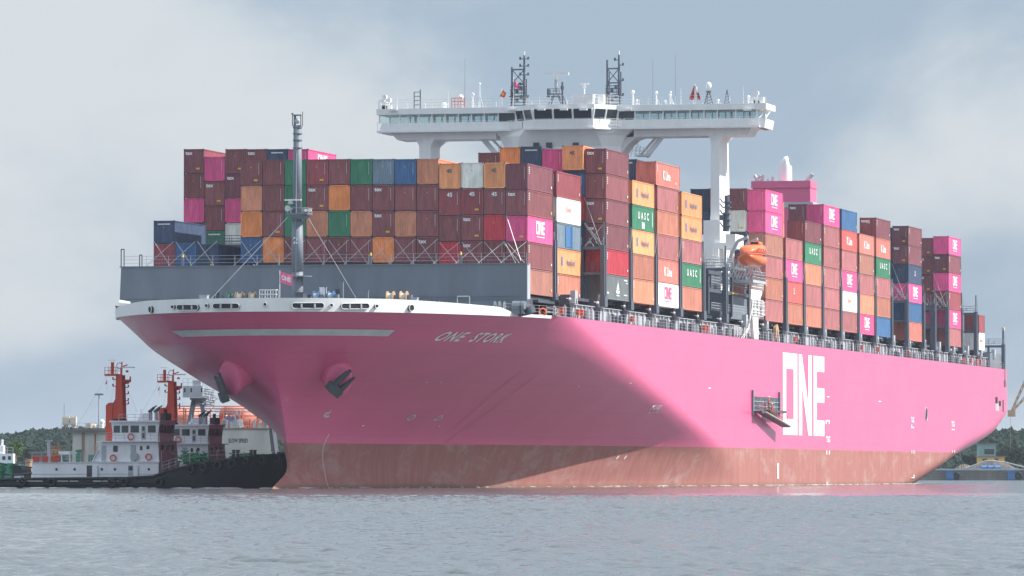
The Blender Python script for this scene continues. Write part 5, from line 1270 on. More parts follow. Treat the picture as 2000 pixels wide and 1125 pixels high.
person((B + .6, ya + 8.3, zb_ + .02 - 0), 'person in orange vest and white helmet leaning in the side opening of the pink hull', R(-80), 'orange', 'dark', pose=1)
MB().box(B, B + 1.2, ya + 6.5, yb - .5, zb_ - .3, zb_).build('platform', M['dark'], emb)

#@@BACKGROUND
# ------------------------------------------------------------------ WATER
def water():
    rng = np.random.default_rng(4)
    ds = [78.0]
    while ds[-1] < 1500: ds.append(ds[-1] + max(.15, (ds[-1] / 250) ** 3 * .15) if ds[-1] < 460 else ds[-1] + ds[-1] ** 2 / 18000 * .5)
    ds = np.array(ds); nc = 600; an = np.linspace(-.105, .105, nc)
    Dm, Am = np.meshgrid(ds, an, indexing='ij')
    rx = Dm * np.tan(Am); X = CX - syw * Dm + cyw * rx; Y = CY + cyw * Dm + syw * rx
    Z = np.zeros_like(X)
    for i in range(72):
        lam = 10 ** rng.uniform(-.45, .32) if i < 62 else 10 ** rng.uniform(.5, .9); th = rng.normal(1.35, .62); k = 2 * np.pi / lam; ph = rng.uniform(0, 6.28)
        a = (.0056 if i < 62 else .0018) * lam
        px = k * (X * math.cos(th) + Y * math.sin(th)) + ph
        Z += a * (np.sin(px) + .3 * np.sin(2 * px + .6))
    pat = .85 + .3 * np.sin(X * .021 + 1.3 * np.sin(Y * .017)) * np.sin(Y * .033 + .8)
    calm = 1 / (1 + np.exp((Dm + 10 * np.sin(rx * .08) - 415) / 6.0))
    Z *= pat * (.2 + .8 * calm)
    edge = np.clip((.105 - np.abs(Am)) / .005, 0, 1) * np.clip((Dm - 78) / 4, 0, 1) * np.clip((1500 - Dm) / 300, 0, 1)
    Z *= edge
    nr = len(ds); V = np.stack([X, Y, Z], -1).reshape(-1, 3)
    idx = np.arange(nr * nc).reshape(nr, nc); q = np.stack([idx[:-1, :-1], idx[:-1, 1:], idx[1:, 1:], idx[1:, :-1]], -1).reshape(-1, 4)
    # surrounding sheet out to the horizon, joined round the fine patch
    b = len(V); far = 8300.0
    def P(d, r): return (CX - syw * d + cyw * r, CY + cyw * d + syw * r, 0)
    t = math.tan(.105)
    ex = [P(78, -78 * t), P(78, 78 * t), P(1500, 1500 * t), P(1500, -1500 * t), P(-far, -far), P(-far, far), P(far, far), P(far, -far)]
    V = np.vstack([V, ex]); e = [(b + 4, b + 5, b + 1, b), (b + 5, b + 6, b + 2, b + 1), (b + 6, b + 7, b + 3, b + 2), (b + 7, b + 4, b, b + 3)]
    me = bpy.data.meshes.new('water'); q = np.vstack([q, np.array(e)]).astype(np.int32)
    me.vertices.add(len(V)); me.vertices.foreach_set('co', V.astype(np.float32).ravel()); me.loops.add(q.size); me.loops.foreach_set('vertex_index', q.ravel())
    me.polygons.add(len(q)); me.polygons.foreach_set('loop_start', np.arange(0, q.size, 4, dtype=np.int32)); me.update(calc_edges=True)
    me.polygons.foreach_set('use_smooth', [True] * len(me.polygons)); me.update()
    m, t_, bs = mat_new('water'); l = t_.links.new
    bs.inputs['Base Color'].default_value = (.105, .115, .12, 1); bs.inputs['Roughness'].default_value = .06; bs.inputs['IOR'].default_value = 1.33
    tc = N(t_, 'ShaderNodeTexCoord'); n = N(t_, 'ShaderNodeTexNoise', Scale=4.5, Detail=4.0, Roughness=.65); mp = N(t_, 'ShaderNodeMapping'); mp.inputs['Rotation'].default_value = (0, 0, .3); mp.inputs['Scale'].default_value = (.8, 1.3, 1)
    l(tc.outputs['Object'], mp.inputs[0]); l(mp.outputs[0], n.inputs[0]); bp = N(t_, 'ShaderNodeBump', Strength=.8, Distance=.035); l(n.outputs['Fac'], bp.inputs['Height']); n5 = N(t_, 'ShaderNodeTexNoise', Scale=.9, Detail=3.0, Roughness=.55); l(mp.outputs[0], n5.inputs[0]); b5 = N(t_, 'ShaderNodeBump', Strength=.6, Distance=.16); l(n5.outputs['Fac'], b5.inputs['Height']); l(b5.outputs[0], bp.inputs['Normal']); l(bp.outputs[0], bs.inputs['Normal'])
    me.materials.append(m); return tag(link('water', me), kind='structure')
water()
# foam line along the hull and the tug
def foam(nm, pts, w_, seed, par=None):
    rr = random.Random(seed); mb = MB()
    for (a, b) in zip(pts[:-1], pts[1:]):
        a, b = Vector(a), Vector(b); L_ = (b - a).length; n = Vector((-(b - a).y, (b - a).x, 0)).normalized()
        for i in range(int(L_ * 1.6)):
            if rr.random() < .35: continue
            c = a.lerp(b, rr.random()) + n * rr.uniform(0, w_); s = rr.uniform(.12, .6)
            mb.sphere(c, s, sx=rr.uniform(.8, 2.2), sy=.5, sz=.16, n=6, m=4, jit=.3)
    o_ = mb.build(nm, M['foam'], par); return o_
M['foam'] = paint('foam', (.62, .63, .58), .9, .1)
pts_ = [(hb(y, 0) + .05, y, .05) for y in np.linspace(-22, 118, 40)] + [(B + .05, 180, .05), (B + .05, 246, .05)]
tag(foam('foam', [pts_[i] for i in range(len(pts_))][::-1], -.5, 2), kind='stuff')

# ------------------------------------------------------------------ LAND: hills, ground, quay
def frame(px, depth, py=None):
    return D(px, 924.49 if py is None else py, depth)
def local(px, depth):  # world x,y of a screen column at a depth on the water plane
    p = D(px, 924.49, depth); return Vector((p.x, p.y, 0))
def band_mesh(nm, px0, px1, d0, d1, hts, mat, nx=80, ny=12, base=-.5, jit=.4):
    rr = random.Random(hash(nm) % 1000 if False else len(nm)); mb = MB()
    for j in range(ny + 1):
        for i in range(nx + 1):
            u, v = i / nx, j / ny; px = px0 + (px1 - px0) * u; d = d0 + (d1 - d0) * v; p = local(px, d)
            h = float(np.interp(px, [a for a, b in hts], [b for a, b in hts])); z = base + (h - base) * math.sin(min(1, v * 1.6) * math.pi / 2) + (rr.uniform(-jit, jit) if 0 < v else 0)
            mb.v.append((p.x, p.y, z if j else base))
    for j in range(ny):
        for i in range(nx): a = j * (nx + 1) + i; mb.f.append((a, a + 1, a + nx + 2, a + nx + 1)); mb.m.append(0)
    return tag(mb.build(nm, mat, smooth=True), kind='structure')
def foliage(name, c1, c2):
    m, t, b = mat_new(name); tc = N(t, 'ShaderNodeTexCoord'); n = N(t, 'ShaderNodeTexNoise', Scale=.35, Detail=6.0, Roughness=.7); r = N(t, 'ShaderNodeValToRGB')
    r.color_ramp.elements[0].position = .35; r.color_ramp.elements[1].position = .65; r.color_ramp.elements[0].color = (*c1, 1); r.color_ramp.elements[1].color = (*c2, 1)
    t.links.new(tc.outputs['Object'], n.inputs[0]); t.links.new(n.outputs['Fac'], r.inputs[0]); t.links.new(r.outputs[0], b.inputs['Base Color']); b.inputs['Roughness'].default_value = .8; b.inputs['Specular IOR Level'].default_value = .1
    return m
M['forest'] = foliage('forest_leaves', (.012, .027, .02), (.026, .05, .034)); M['leaf'] = foliage('bright_leaves', (.05, .12, .02), (.12, .20, .05)); M['earth'] = paint('earth', (.12, .10, .075), .9, .3, .05)
HL = 1900.0; sH = F / HL
def hh(py): return (924.49 - py) / sH + HC
hl = [(-120, hh(872)), (0, hh(868)), (40, hh(866)), (90, hh(858)), (125, hh(856)), (200, hh(852)), (400, hh(850)), (640, hh(856))]
hr = [(1780, hh(880)), (1900, hh(872)), (1935, hh(862)), (1955, hh(858)), (1980, hh(860)), (2060, hh(858)), (2160, hh(862))]
band_mesh('hill', -140, 640, HL - 260, HL + 250, hl, M['earth']); band_mesh('hill', 1760, 2160, HL - 260, HL + 250, hr, M['earth'])
def forest(nm, px0, px1, hts, n, seed, d0=HL - 230, d1=HL + 60):
    rr = random.Random(seed); mb = MB()
    for i in range(n):
        px = rr.uniform(px0, px1); v = rr.random(); d = d0 + (d1 - d0) * v; p = local(px, d); h = float(np.interp(px, [a for a, b in hts], [b for a, b in hts])); vv = (d - (HL - 260)) / 510
        z = -.5 + (h + .5) * math.sin(min(1, vv * 1.6) * math.pi / 2); s = rr.uniform(1.0, 2.3)
        o_ = len(mb.v)
        for k in range(3):
            q = Vector((rr.uniform(-1.6, 1.6), rr.uniform(-1, 1), rr.uniform(.2, 2.2)))
            mb.sphere((p.x + q.x, p.y + q.y, z + q.z), s * rr.uniform(.6, 1), sz=rr.uniform(.8, 1.3), n=6, m=4, jit=.35)
    return tag(mb.build(nm, M['forest']), kind='stuff')
forest('forest', -130, 600, hl, 2600, 1); forest('forest', 1775, 2150, hr, 1500, 2)
def ground_strip(nm, px0, px1, d0, d1, z, mat):
    a, b, c, d = local(px0, d0), local(px1, d0), local(px1, d1), local(px0, d1)
    mb = MB(); mb.v = [(p.x, p.y, zz_) for zz_ in (-2, z) for p in (a, b, c, d)]
    for f in ((0, 3, 2, 1), (4, 5, 6, 7), (0, 1, 5, 4), (1, 2, 6, 5), (2, 3, 7, 6), (3, 0, 4, 7)): mb.f.append(f); mb.m.append(0)
    return mb.build(nm, mat)
tag(ground_strip('ground', 1600, 2300, 1363, 1750, 2.55, M['earth']), kind='structure')
tag(ground_strip('ground', -400, 600, 1480, 1700, 1.4, M['earth']), kind='structure')
# quay wall with fenders (depth about 1350 m, 8.2 px per metre)
QD = 1350.0
def qz(py, d=QD): return (924.49 - py) * d / F + HC
def LB_(mb, px0, px1, d, dd, z0_, z1_, mi=0):
    a, b = local(px0, d), local(px1, d); e = Vector((-syw, cyw, 0)) * dd; c, g = b + e, a + e; o_ = len(mb.v)
    mb.v += [(p.x, p.y, zz_) for zz_ in (z0_, z1_) for p in (a, b, c, g)]
    for f in ((0, 3, 2, 1), (4, 5, 6, 7), (0, 1, 5, 4), (1, 2, 6, 5), (2, 3, 7, 6), (3, 0, 4, 7)): mb.f.append(tuple(o_ + i for i in f)); mb.m.append(mi)
    return mb
quay = thing('quay_wall', 'grey concrete quay wall with blue fender panels at far right behind the stern', 'quay', local(1900, QD))
_q = Vector(quay.location)
def QB(nm, lst, mat, par=quay):
    mb = MB()
    for a in lst: LB_(mb, *a)
    mb.v = [(x - _q.x, y - _q.y, z) for x, y, z in mb.v]; return mb.build(nm, M[mat], par)
QB('wall', [(1640, 2260, QD, 12, -1, 2.35)], 'concrete'); QB('coping', [(1640, 2260, QD - .3, 12, 2.35, 2.75)], 'light')
for px in (1848, 1968, 1740, 2090): QB('fender_panel', [(px, px + 14.5, QD - 1.2, 1.15, .15, 2.2)], 'bluep'); 
for px in (1868, 1989):
    c = local(px, QD - .9) - _q; q = MB().torus((c.x, c.y, 1.1), .62, .32, (-syw, cyw, 0)).build('tyre_fender', M['black'], quay)
QB('wall_course', [(1640, 2260, QD - .06, .1, .9, 1.0), (1640, 2260, QD - .06, .1, 1.6, 1.68)], 'rust')
def tree(px, depth, pyt, pyb, wpx, label, seed, mat='leaf'):
    rr = random.Random(seed); s = F / depth; h = (pyb - pyt) / s; z0_ = max(0, (924.49 - pyb) / s + HC) ; p = local(px, depth); e = thing('tree', label, 'tree', (p.x, p.y, max(0, z0_ - 1.0)))
    mb = MB().tube((0, 0, 0), (.1, 0, h * .5), h * .045, h * .025, n=8)
    for k in range(6): t = rr.uniform(0, 6.28); mb.tube((.1, 0, h * rr.uniform(.25, .5)), (math.cos(t) * h * .3, math.sin(t) * h * .3, h * rr.uniform(.6, .8)), h * .015, h * .007, n=5)
    mb.build('trunk', M['rust'], e); mb = MB(); W = wpx / s / 2
    cl_ = [(rr.uniform(-.6, .6) * W, rr.uniform(-.6, .6) * W, 1 + h * rr.uniform(.35, .82)) for _ in range(9)]
    for i in range(1700):
        c = rr.choice(cl_); r_ = W * .42; v = Vector((rr.gauss(0, 1), rr.gauss(0, 1), rr.gauss(0, 1))).normalized() * r_ * rr.uniform(.6, 1.1); q = Vector(c) + v
        a = Vector((rr.uniform(-1, 1), rr.uniform(-1, 1), rr.uniform(-1, 1))).normalized() * rr.uniform(.15, .34); b = a.cross(Vector((rr.uniform(-1, 1), rr.uniform(-1, 1), 1))).normalized() * rr.uniform(.12, .3)
        o_ = len(mb.v); mb.v += [tuple(q - a), tuple(q + b), tuple(q + a), tuple(q - b)]; mb.f.append((o_, o_ + 1, o_ + 2, o_ + 3)); mb.m.append(0)
    mb.build('crown', M[mat], e)
tree(31, 1450, 861, 896, 38, 'bright green round tree left of the tugs below the hill', 3)
tree(55, 1500, 880, 897, 26, 'small darker green tree behind the orange box at the far left shore', 6, 'forest')
tree(1905, 1500, 892, 915, 22, 'small dark tree beside the teal building near the stern', 4, 'forest'); tree(1893, 1520, 888, 912, 30, 'low dark bush touching the pink stern outline', 9, 'forest'); tree(1978, 1500, 874, 912, 60, 'broad dark tree at the right edge beyond the quay', 8, 'forest')
tree(1940, 1530, 880, 905, 40, 'dark green tree behind the yellow shed', 12, 'forest')
# teal building, yellow shed, spoil heap, sheets, blue pipes
def house_(nm, label, cat, px0, px1, pyt, pyb, d, mat, dd=10):
    p = local((px0 + px1) / 2, d); e = thing(nm, label, cat, p); sc = d / F; w_ = (px1 - px0) * sc / 2; z0_, z1_ = qz(pyb, d), qz(pyt, d); e.location.z = 0
    e.rotation_euler = (0, 0, YAW); MB().box(-w_, w_, 0, dd, 1.5, z1_).build('wall', M[mat], e); MB().box(-w_ - .3, w_ + .3, -.3, dd + .3, z1_, z1_ + .25).build('roof', M['gray'], e); return e, w_, z0_, z1_
e, w_, z0_, z1_ = house_('building', 'pale teal box building on shore just right of the stern', 'building', 1914, 1945, 868, 896, 1460, 'teal')
q = MB().box(-.9, 1.6, -.06, .02, z1_ - 2.6, z1_ - 1.2).build('window', M['glass'], e); MB().box(-1.0, 1.7, -.09, -.06, z1_ - 2.7, z1_ - 2.6).build('sill', M['light'], q)
e, w_, z0_, z1_ = house_('shed', 'low yellow shed below the teal building on shore', 'shed', 1913, 1962, 893, 902, 1440, 'yellow', 8)
MB().box(.6, 1.6, -.07, .02, 1.6, z1_ - .3).build('door', M['dark'], e); MB().box(-2.4, -1.2, -.07, .02, z1_ - .9, z1_ - .4).build('window', M['glass'], e)
def heap(px0, px1, pyt, d, mat, label, seed):
    rr = random.Random(seed); p = local((px0 + px1) / 2, d); e_ = MB(); sc = d / F; W = (px1 - px0) * sc / 2; H = qz(pyt, d) - 2.5; n = 26
    for j in range(9):
        for i in range(n + 1):
            u = -1 + 2 * i / n; v = -1 + 2 * j / 8; h = H * max(0, 1 - abs(u) ** 1.5) * max(0, 1 - v * v) + rr.uniform(0, .25); e_.v.append((u * W, v * 4, h))
    for j in range(8):
        for i in range(n): a = j * (n + 1) + i; e_.f.append((a, a + 1, a + n + 2, a + n + 1)); e_.m.append(0)
    o_ = e_.build('spoil_heap', M[mat]); o_.location = (p.x, p.y, 2.4); o_.rotation_euler = (0, 0, YAW); return tag(o_, label, 'heap')
heap(1885, 1990, 897, 1380, 'tarp', 'dark grey covered heap with pale arched ribs on the quay', 1)
heap(1862, 1905, 906, 1385, 'earth', 'low brown heap left of the covered heap on the quay', 2)
p = local(1938, 1374); rb = MB(); sc = 1374 / F
for k, (a, b, c) in enumerate((((-52, 2), (-10, 17), (24, 14)), ((-42, 1), (-8, 15), (-2, 16)), ((24, 14), (48, 8), (70, 2)))): rb.path([(a[0] * sc, 0, a[1] * sc), (b[0] * sc, 0, b[1] * sc), (c[0] * sc, 0, c[1] * sc)], .16, n=5)
o_ = rb.build('arched_rib', M['light']); o_.location = (p.x, p.y, 2.6); o_.rotation_euler = (0, 0, YAW); tag(o_, 'pale arched ribs bent over the dark covered heap', 'frame')
p = local(1930, 1362); mb = MB()
for k in range(3): mb.tube((-1.7 + k * 1.6, 0, .35), (-.3 + k * 1.6, .3, .35), .42, n=10)
o_ = mb.build('pipe_bundle', M['bluep']); o_.location = (p.x, p.y, 2.75); o_.rotation_euler = (0, 0, YAW); tag(o_, 'bright blue pipes lying on the quay edge', 'pipes')
# crane jib at the right edge
cd = 1400; e = thing('harbour_crane', 'brown lattice harbour crane whose jib leans in at the right edge of the view', 'crane', local(2120, cd), YAW); sc = cd / F
def cp(px, py): return ((px - 2120) * sc, 0, qz(py, cd))
def lat(a, b, w_):
    mb = MB(); a, b = Vector(a), Vector(b); d = (b - a); L_ = d.length; d.normalize(); n = d.cross(Vector((0, 1, 0))).normalized() * w_; y = Vector((0, w_, 0)); ks = int(L_ / (w_ * 3)) + 1
    cs = [n + y, n - y, -n - y, -n + y]
    for c in cs: mb.tube(a + c * .3, b + c, .16, n=4)
    for k in range(ks):
        t0, t1 = k / ks, (k + 1) / ks
        for i in range(4): c0, c1 = cs[i], cs[(i + 1) % 4]; mb.tube(a.lerp(b, t0) + c0 * (.3 + .7 * t0), a.lerp(b, t1) + c1 * (.3 + .7 * t1), .09, n=4)
    return mb
lat(cp(1975, 806), cp(2140, 440), .55).build('jib', M['tan'], e); lat(cp(1975, 806), cp(2120, 650), .5).build('tie_boom', M['tan'], e)
MB().box(*(lambda c: (c[0] - .9, c[0] + .9, -.6, .6, c[2] - 1, c[2] + .6))(cp(1976, 806))).tube(cp(1974, 812), cp(1974, 880), .05, n=4).build('head_block', M['tan'], e)
MB().tube((0, 0, 2), (0, 0, qz(640, cd)), 1.2, .9, n=12).tube((2.4, 0, qz(650, cd)), (0, 0, qz(430, cd)), .6, .3).build('tower', M['tan'], e)
# light mast and radio mast behind the tugs
e = thing('high_mast_light', 'tall slim light mast with a ring of lamps left of the red tug mast', 'light mast', local(193, 900), YAW); s9 = 900 / F; zt = qz(769, 900)
MB().tube((0, 0, 0), (0, 0, zt), .2, .1, n=8).build('pole', M['light'], e); mb = MB()
for k in range(8): t = k * math.pi / 4; mb.box(.5 * math.cos(t) - .2, .5 * math.cos(t) + .2, .5 * math.sin(t) - .15, .5 * math.sin(t) + .15, zt - .25, zt).tube((0, 0, zt), (.5 * math.cos(t), .5 * math.sin(t), zt), .05, n=4)
mb.build('lamp', M['gray'], e)

# ------------------------------------------------------------------ TANKER beyond the tugs
TD = 790.0; ts = TD / F
tk = thing('supply_tanker', 'weathered beige ship with salmon tanks lying behind the tugs', 'ship', local(330, TD), YAW)
def tx(px): return (px - 330) * ts
def tz(py): return (924.49 - py) * ts + HC
hullp = [(tx(146), -1), (tx(118), tz(846)), (tx(118), tz(840)), (tx(535), tz(836)), (tx(548), -1)]
MB().prism([(tx(140), -1), (tx(142), tz(843)), (tx(524), tz(837)), (tx(538), -1)], 'y', 0, 14).build('hull', M['hull_beige'], tk)
MB().prism([(tx(538), -1), (tx(524), tz(836.5)), (tx(531), tz(838)), (tx(547), -1)], 'y', .3, 13).build('hull_end', M['dark'], tk)
mb = MB().box(tx(118), tx(208), -.5, 6, tz(845.5), tz(839)); mb.box(tx(133), tx(138), 0, .4, 0, tz(845)).box(tx(120), tx(208), -.6, -.5, tz(841), tz(839)); mb.build('side_platform', M['concrete'], tk)
MB().box(tx(142), tx(525), -.12, 0, tz(839), tz(836)).build('deck_edge', M['concrete'], tk)
MB().rail((tx(210), -.05, tz(836)), (tx(524), -.05, tz(836)), 1.0, 1.4, .035, 3).rail((tx(120), -.4, tz(839)), (tx(200), -.4, tz(839)), .9, 1.2, .035, 2).build('railing', M['light'], tk)
for a, b in ((121, 134), (136, 148)): q = MB().box(tx(a), tx(b), .5, 2, tz(830), tz(814)).tube((tx((a + b) / 2), 1.2, tz(830)), (tx((a + b) / 2), 1.2, tz(835)), .35, .2, n=8).box(tx(a) + .1, tx(b) - .1, .4, .5, tz(828), tz(816)).build('water_tank', M['cream'], tk)
MB().tube((tx(124), 1, tz(839)), (tx(124), 1, tz(787)), .06, .03, n=5).build('radio_mast', M['gray'], tk)
MB().tube((tx(174), 1, tz(839)), (tx(174), 1, tz(827)), .55, .62, n=12).sphere((tx(184), 1, tz(834)), .45, n=8, m=6).build('deck_tank', M['cream'], tk)
MB().sphere((tx(198), 1, tz(824)), .35, n=10, m=8).tube((tx(198), 1, tz(838)), (tx(198), 1, tz(826)), .35, .25, n=10).build('radar_dome', M['white'], tk)
MB().tube((tx(161), -.2, 2), (tx(161), -.2, tz(842)), .06).tube((tx(164), -.2, 2), (tx(164), -.2, tz(842)), .06).tube((tx(186), -.1, 2), (tx(186), -.1, tz(848)), .09).build('hull_pipe', M['rust'], tk)
tmx = text_mesh('SLOW SPEED', 1, 0, 1.0); xs = [v.co.x for v in tmx.vertices]; kx = (tx(484) - tx(446)) / (max(xs) - min(xs))
link('hull_lettering', remap(tmx, lambda a, b, c: (tx(465) + a * kx, -.04, tz(861) + b * .78), M['dark']), tk)
# salmon tanks and pipework
for px, r_ in ((350, 1.7), (470, 1.9), (505, 1.5)): MB().tube((tx(px) - 2.6, 5, tz(836) + 1.2), (tx(px) + 2.4, 5, tz(836) + 1.2), r_, n=18).sphere((tx(px) - 2.6, 5, tz(836) + 1.2), r_, sx=.4, n=14, m=8).sphere((tx(px) + 2.4, 5, tz(836) + 1.2), r_, sx=.4, n=14, m=8).build('cargo_tank', M['salmon'], tk, smooth=True)
mb = MB(); rr = random.Random(2)
for py in (793, 798, 803, 812): mb.tube((tx(346), 3, tz(py)), (tx(530), 3, tz(py)), .07, n=5)
for k in range(26): x = tx(rr.uniform(350, 530)); z = tz(rr.uniform(795, 826)); mb.tube((x, 2.8, tz(836)), (x, 2.8, z), .09, n=5)
for k in range(12): x = tx(rr.uniform(400, 520)); mb.box(x, x + rr.uniform(.3, .9), 2, 2.6, tz(836), tz(rr.uniform(822, 832)))
mb.build('deck_pipework', M['redorange'], tk)
mb = MB()
for k in range(14): x = tx(rr.uniform(430, 528)); mb.box(x, x + rr.uniform(.2, .7), .6, 1.2, tz(836), tz(rr.uniform(818, 832)))
mb.rail((tx(420), 1.5, tz(812)), (tx(520), 1.5, tz(812)), .9, .8, .04, 2); mb.tube((tx(460), 1.2, tz(836)), (tx(457), 1.2, tz(803)), .12).tube((tx(468), 1.2, tz(836)), (tx(466), 1.2, tz(803)), .12).box(tx(455), tx(482), 1, 1.4, tz(804), tz(802)); mb.build('deck_gear', M['light'], tk)
mb = MB().prism([(tx(462), tz(820)), (tx(472), tz(818)), (tx(476), tz(834)), (tx(467), tz(835))], 'y', .3, .5); mb.build('white_board', M['white'], tk)
# grey tower with cabin
mb = MB().prism([(tx(362), tz(836)), (tx(373), tz(780)), (tx(382), tz(780)), (tx(373), tz(836))], 'y', 1, 2).prism([(tx(395), tz(836)), (tx(389), tz(786)), (tx(396), tz(782)), (tx(404), tz(836))], 'y', 1, 2).prism([(tx(371), tz(792)), (tx(374), tz(779)), (tx(400), tz(779)), (tx(402), tz(792))], 'y', 1, 2).box(tx(370), tx(402), .8, 2.2, tz(781), tz(777))
tr = mb.build('crane_tower', M['gray'], tk)
mb = MB().box(tx(357), tx(396), -.4, 3, tz(776), tz(754)).box(tx(376), tx(392), 0, 2.5, tz(754), tz(743)); cb_ = mb.build('cabin', M['light'], tk)
for px in (361, 373.5, 394): MB().box(tx(px - 1.5), tx(px + 1.5), -.46, -.4, tz(766), tz(758)).build('window', M['glass'], cb_)
MB().rail((tx(357), -.3, tz(754)), (tx(396), -.3, tz(754)), 1.0, .7, .035, 2).build('railing', M['light'], cb_)
mb = MB()
for k in range(40): 
    a = Vector((tx(rr.uniform(392, 420)), 1 + rr.uniform(-.6, .6), tz(rr.uniform(758, 792)))); b = a + Vector((rr.uniform(-1.2, 1.2), rr.uniform(-.5, .5), rr.uniform(-.8, .8))); mb.tube(a, b, .07, n=4)
for k in range(7): mb.tube((tx(394), 1, tz(758 + k * 5)), (tx(418), 1, tz(762 + k * 5)), .1, n=5)
mb.build('slewing_gear', M['light'], tk)
e = thing('gas_plant_platform', None, None) if False else None
for i, px in enumerate((442, 451, 456)):
    p = Vector(local(px, TD + 1.2)); person((p.x, p.y, tz(836)), ('person in blue shirt and white helmet on the beige ship, leftmost of three', 'person in blue overalls on the beige ship, middle of three', 'person in blue overalls on the beige ship, nearest the white board')[i], YAW, 'bluep', 'bluep')

# ------------------------------------------------------------------ TUGS
UD = 640.0; us = UD / F
def ux(px): return (px - 255) * us
def uz(py): return (953.0 - py) * us
def make_tug():
    e = thing('tugboat', 'nearer black-hulled tug with white deckhouse and red mast, at far left', 'tugboat', local(267, UD), YAW - R(15))
    U = lambda px: ux(px) / math.cos(R(15))
    # hull loft: stations along x, section half-breadths
    st_s = [(-60, 3.9, 938, 0), (-40, 4.6, 938, 0), (40, 5.2, 934, 0), (150, 5.3, 933, 0), (270, 5.3, 932, 0), (318, 5.2, 929, 0), (345, 5.1, 918, 0), (400, 4.8, 905, 0), (470, 4.0, 895, 0), (520, 2.9, 889, 0), (555, 1.5, 886, 0), (572, .25, 884, 0)]
    mb = MB(); K = 7
    for (px, hb_, pt, _) in st_s:
        x = U(px); zt = uz(pt); f = max(0, (px - 345) / 227); 
        for s in (-1, 1):
            for j in range(K):
                v = j / (K - 1); z = -1.5 + (zt + 1.5) * v; w_ = hb_ * (1 - .35 * f * (1 - v) ** 1.5) if f else hb_ * (1 - .12 * (1 - v) ** 3)
                mb.v.append((x - f * (1 - v) * 1.6, s * w_, z))
    n = len(st_s); W = 2 * K
    for i in range(n - 1):
        for s in (0, 1):
            for j in range(K - 1): a = i * W + s * K + j; mb.f.append((a, a + W, a + W + 1, a + 1)); mb.m.append(0)
        a = i * W + K - 1; mb.f.append((a, a + K, a + K + W, a + W)); mb.m.append(0); a = i * W; mb.f.append((a, a + W, a + W + K, a + K)); mb.m.append(0)
    for i in (0, n - 1):
        for j in range(K - 1): a = i * W + j; mb.f.append((a, a + 1, a + K + 1, a + K)); mb.m.append(0)
    h = mb.build('hull', M['navy'], e, smooth=False)
    me_ = h.data
    mb = MB(); mb.path([(U(p), -b - .08, uz(t) - .12) for p, b, t, _ in st_s], .17, n=8); mb.path([(U(p), -b - .05, uz(t) - .75) for p, b, t, _ in st_s[:7]], .14, n=8); mb.build('rubbing_strake', M['black'], h)
    mb = MB()
    for px in (391, 414, 441, 467, 492, 520, 545):
        b = float(np.interp(px, [s[0] for s in st_s], [s[1] for s in st_s])); t = float(np.interp(px, [s[0] for s in st_s], [s[2] for s in st_s]))
        dx = -.25 if px < 470 else -.5; MB().torus((U(px), -b - .28, uz(t) - .62), .40, .20, (dx, -1, 0), 18, 8).build('tyre_fender', M['black'], e)
    for px in (262, 238, 330, 118, 60):
        b = 5.3; t = 933; MB().torus((U(px), -b - .25, uz(t + 9)), .38, .17, (0, -1, 0), 16, 8).build('tyre_fender', M['black'], e)
    mb = MB(); rr = random.Random(8)
    for a, b in ((48, 60), (66, 99), (128, 150), (153, 170), (199, 216), (218, 234), (235, 249)): mb.box(U(a), U(b), -5.35, -5.31, uz(940.6), uz(939.2))
    mb.build('hull_marking', M['mark'], h)
    # main deckhouse
    yb = -3.7
    dh = MB().box(U(68), U(319), yb, 3.7, 0.6, uz(904)); dh.box(U(68) - .1, U(321), yb - .12, 3.8, uz(904), uz(902.5)); dh = dh.build('deckhouse', M['bwhite'], e)
    MB().box(U(68), U(319), yb - .03, yb, uz(927), uz(926)).build('plinth_line', M['light'], dh)
    for px in (117, 153, 207, 233, 300): MB().tube((U(px), yb - .04, uz(917)), (U(px), yb + .02, uz(917)), .15, n=14).build('porthole', M['glass'], dh)
    d_ = MB().box(U(177), U(188), yb - .03, yb + .03, uz(931.5), uz(909.5)).build('doorway', M['glass'], dh); MB().box(U(189), U(199.5), yb - .22, yb - .10, uz(932), uz(909)).build('open_door', M['bwhite'], d_)
    d_ = MB().box(U(259), U(269), yb - .03, yb + .03, uz(931), uz(909)).build('doorway', M['light'], dh); MB().box(U(260), U(268), yb - .06, yb - .03, uz(919), uz(911)).build('opening', M['glass'], d_); MB().box(U(271), U(279), yb - .2, yb - .08, uz(930), uz(909)).build('open_door', M['bwhite'], d_)
    # upper deckhouse with sloping aft side
    y2 = -3.3
    uh = MB().prism([(U(184), uz(902)), (U(206), uz(863)), (U(316), uz(863)), (U(318), uz(902))], 'y', y2, 3.3); uh.box(U(196), U(322), y2 - .5, 3.8, uz(863.5), uz(862)); uh = uh.build('upper_deckhouse', M['bwhite'], e)
    for a, b, c, d in ((227, 236, 871, 883), (264, 269, 874, 882), (280, 285, 871.5, 880), (293, 298.5, 871, 878)): MB().box(U(a), U(b), y2 - .03, y2 + .03, uz(d), uz(c)).build('window', M['glass'], uh)
    MB().box(U(262), U(272), y2 - .05, y2, uz(901), uz(870)).build('door', M['light'], uh); MB().box(U(204), U(213), y2 - .05, y2, uz(901), uz(871)).build('door', M['light'], uh)
    MB().tube((U(270), y2 - .4, uz(892)), (U(270), y2, uz(892)), .45, n=16).build('liferaft', M['light'], e)
    # stairs
    mb = MB(); mb.tube((U(189), yb + .2, uz(901)), (U(200), yb + .2, uz(880)), .06).tube((U(186), yb + .2, uz(896)), (U(197), yb + .2, uz(874)), .04); mb.build('stair', M['light'], uh)
    # wheelhouse
    y3 = -2.8
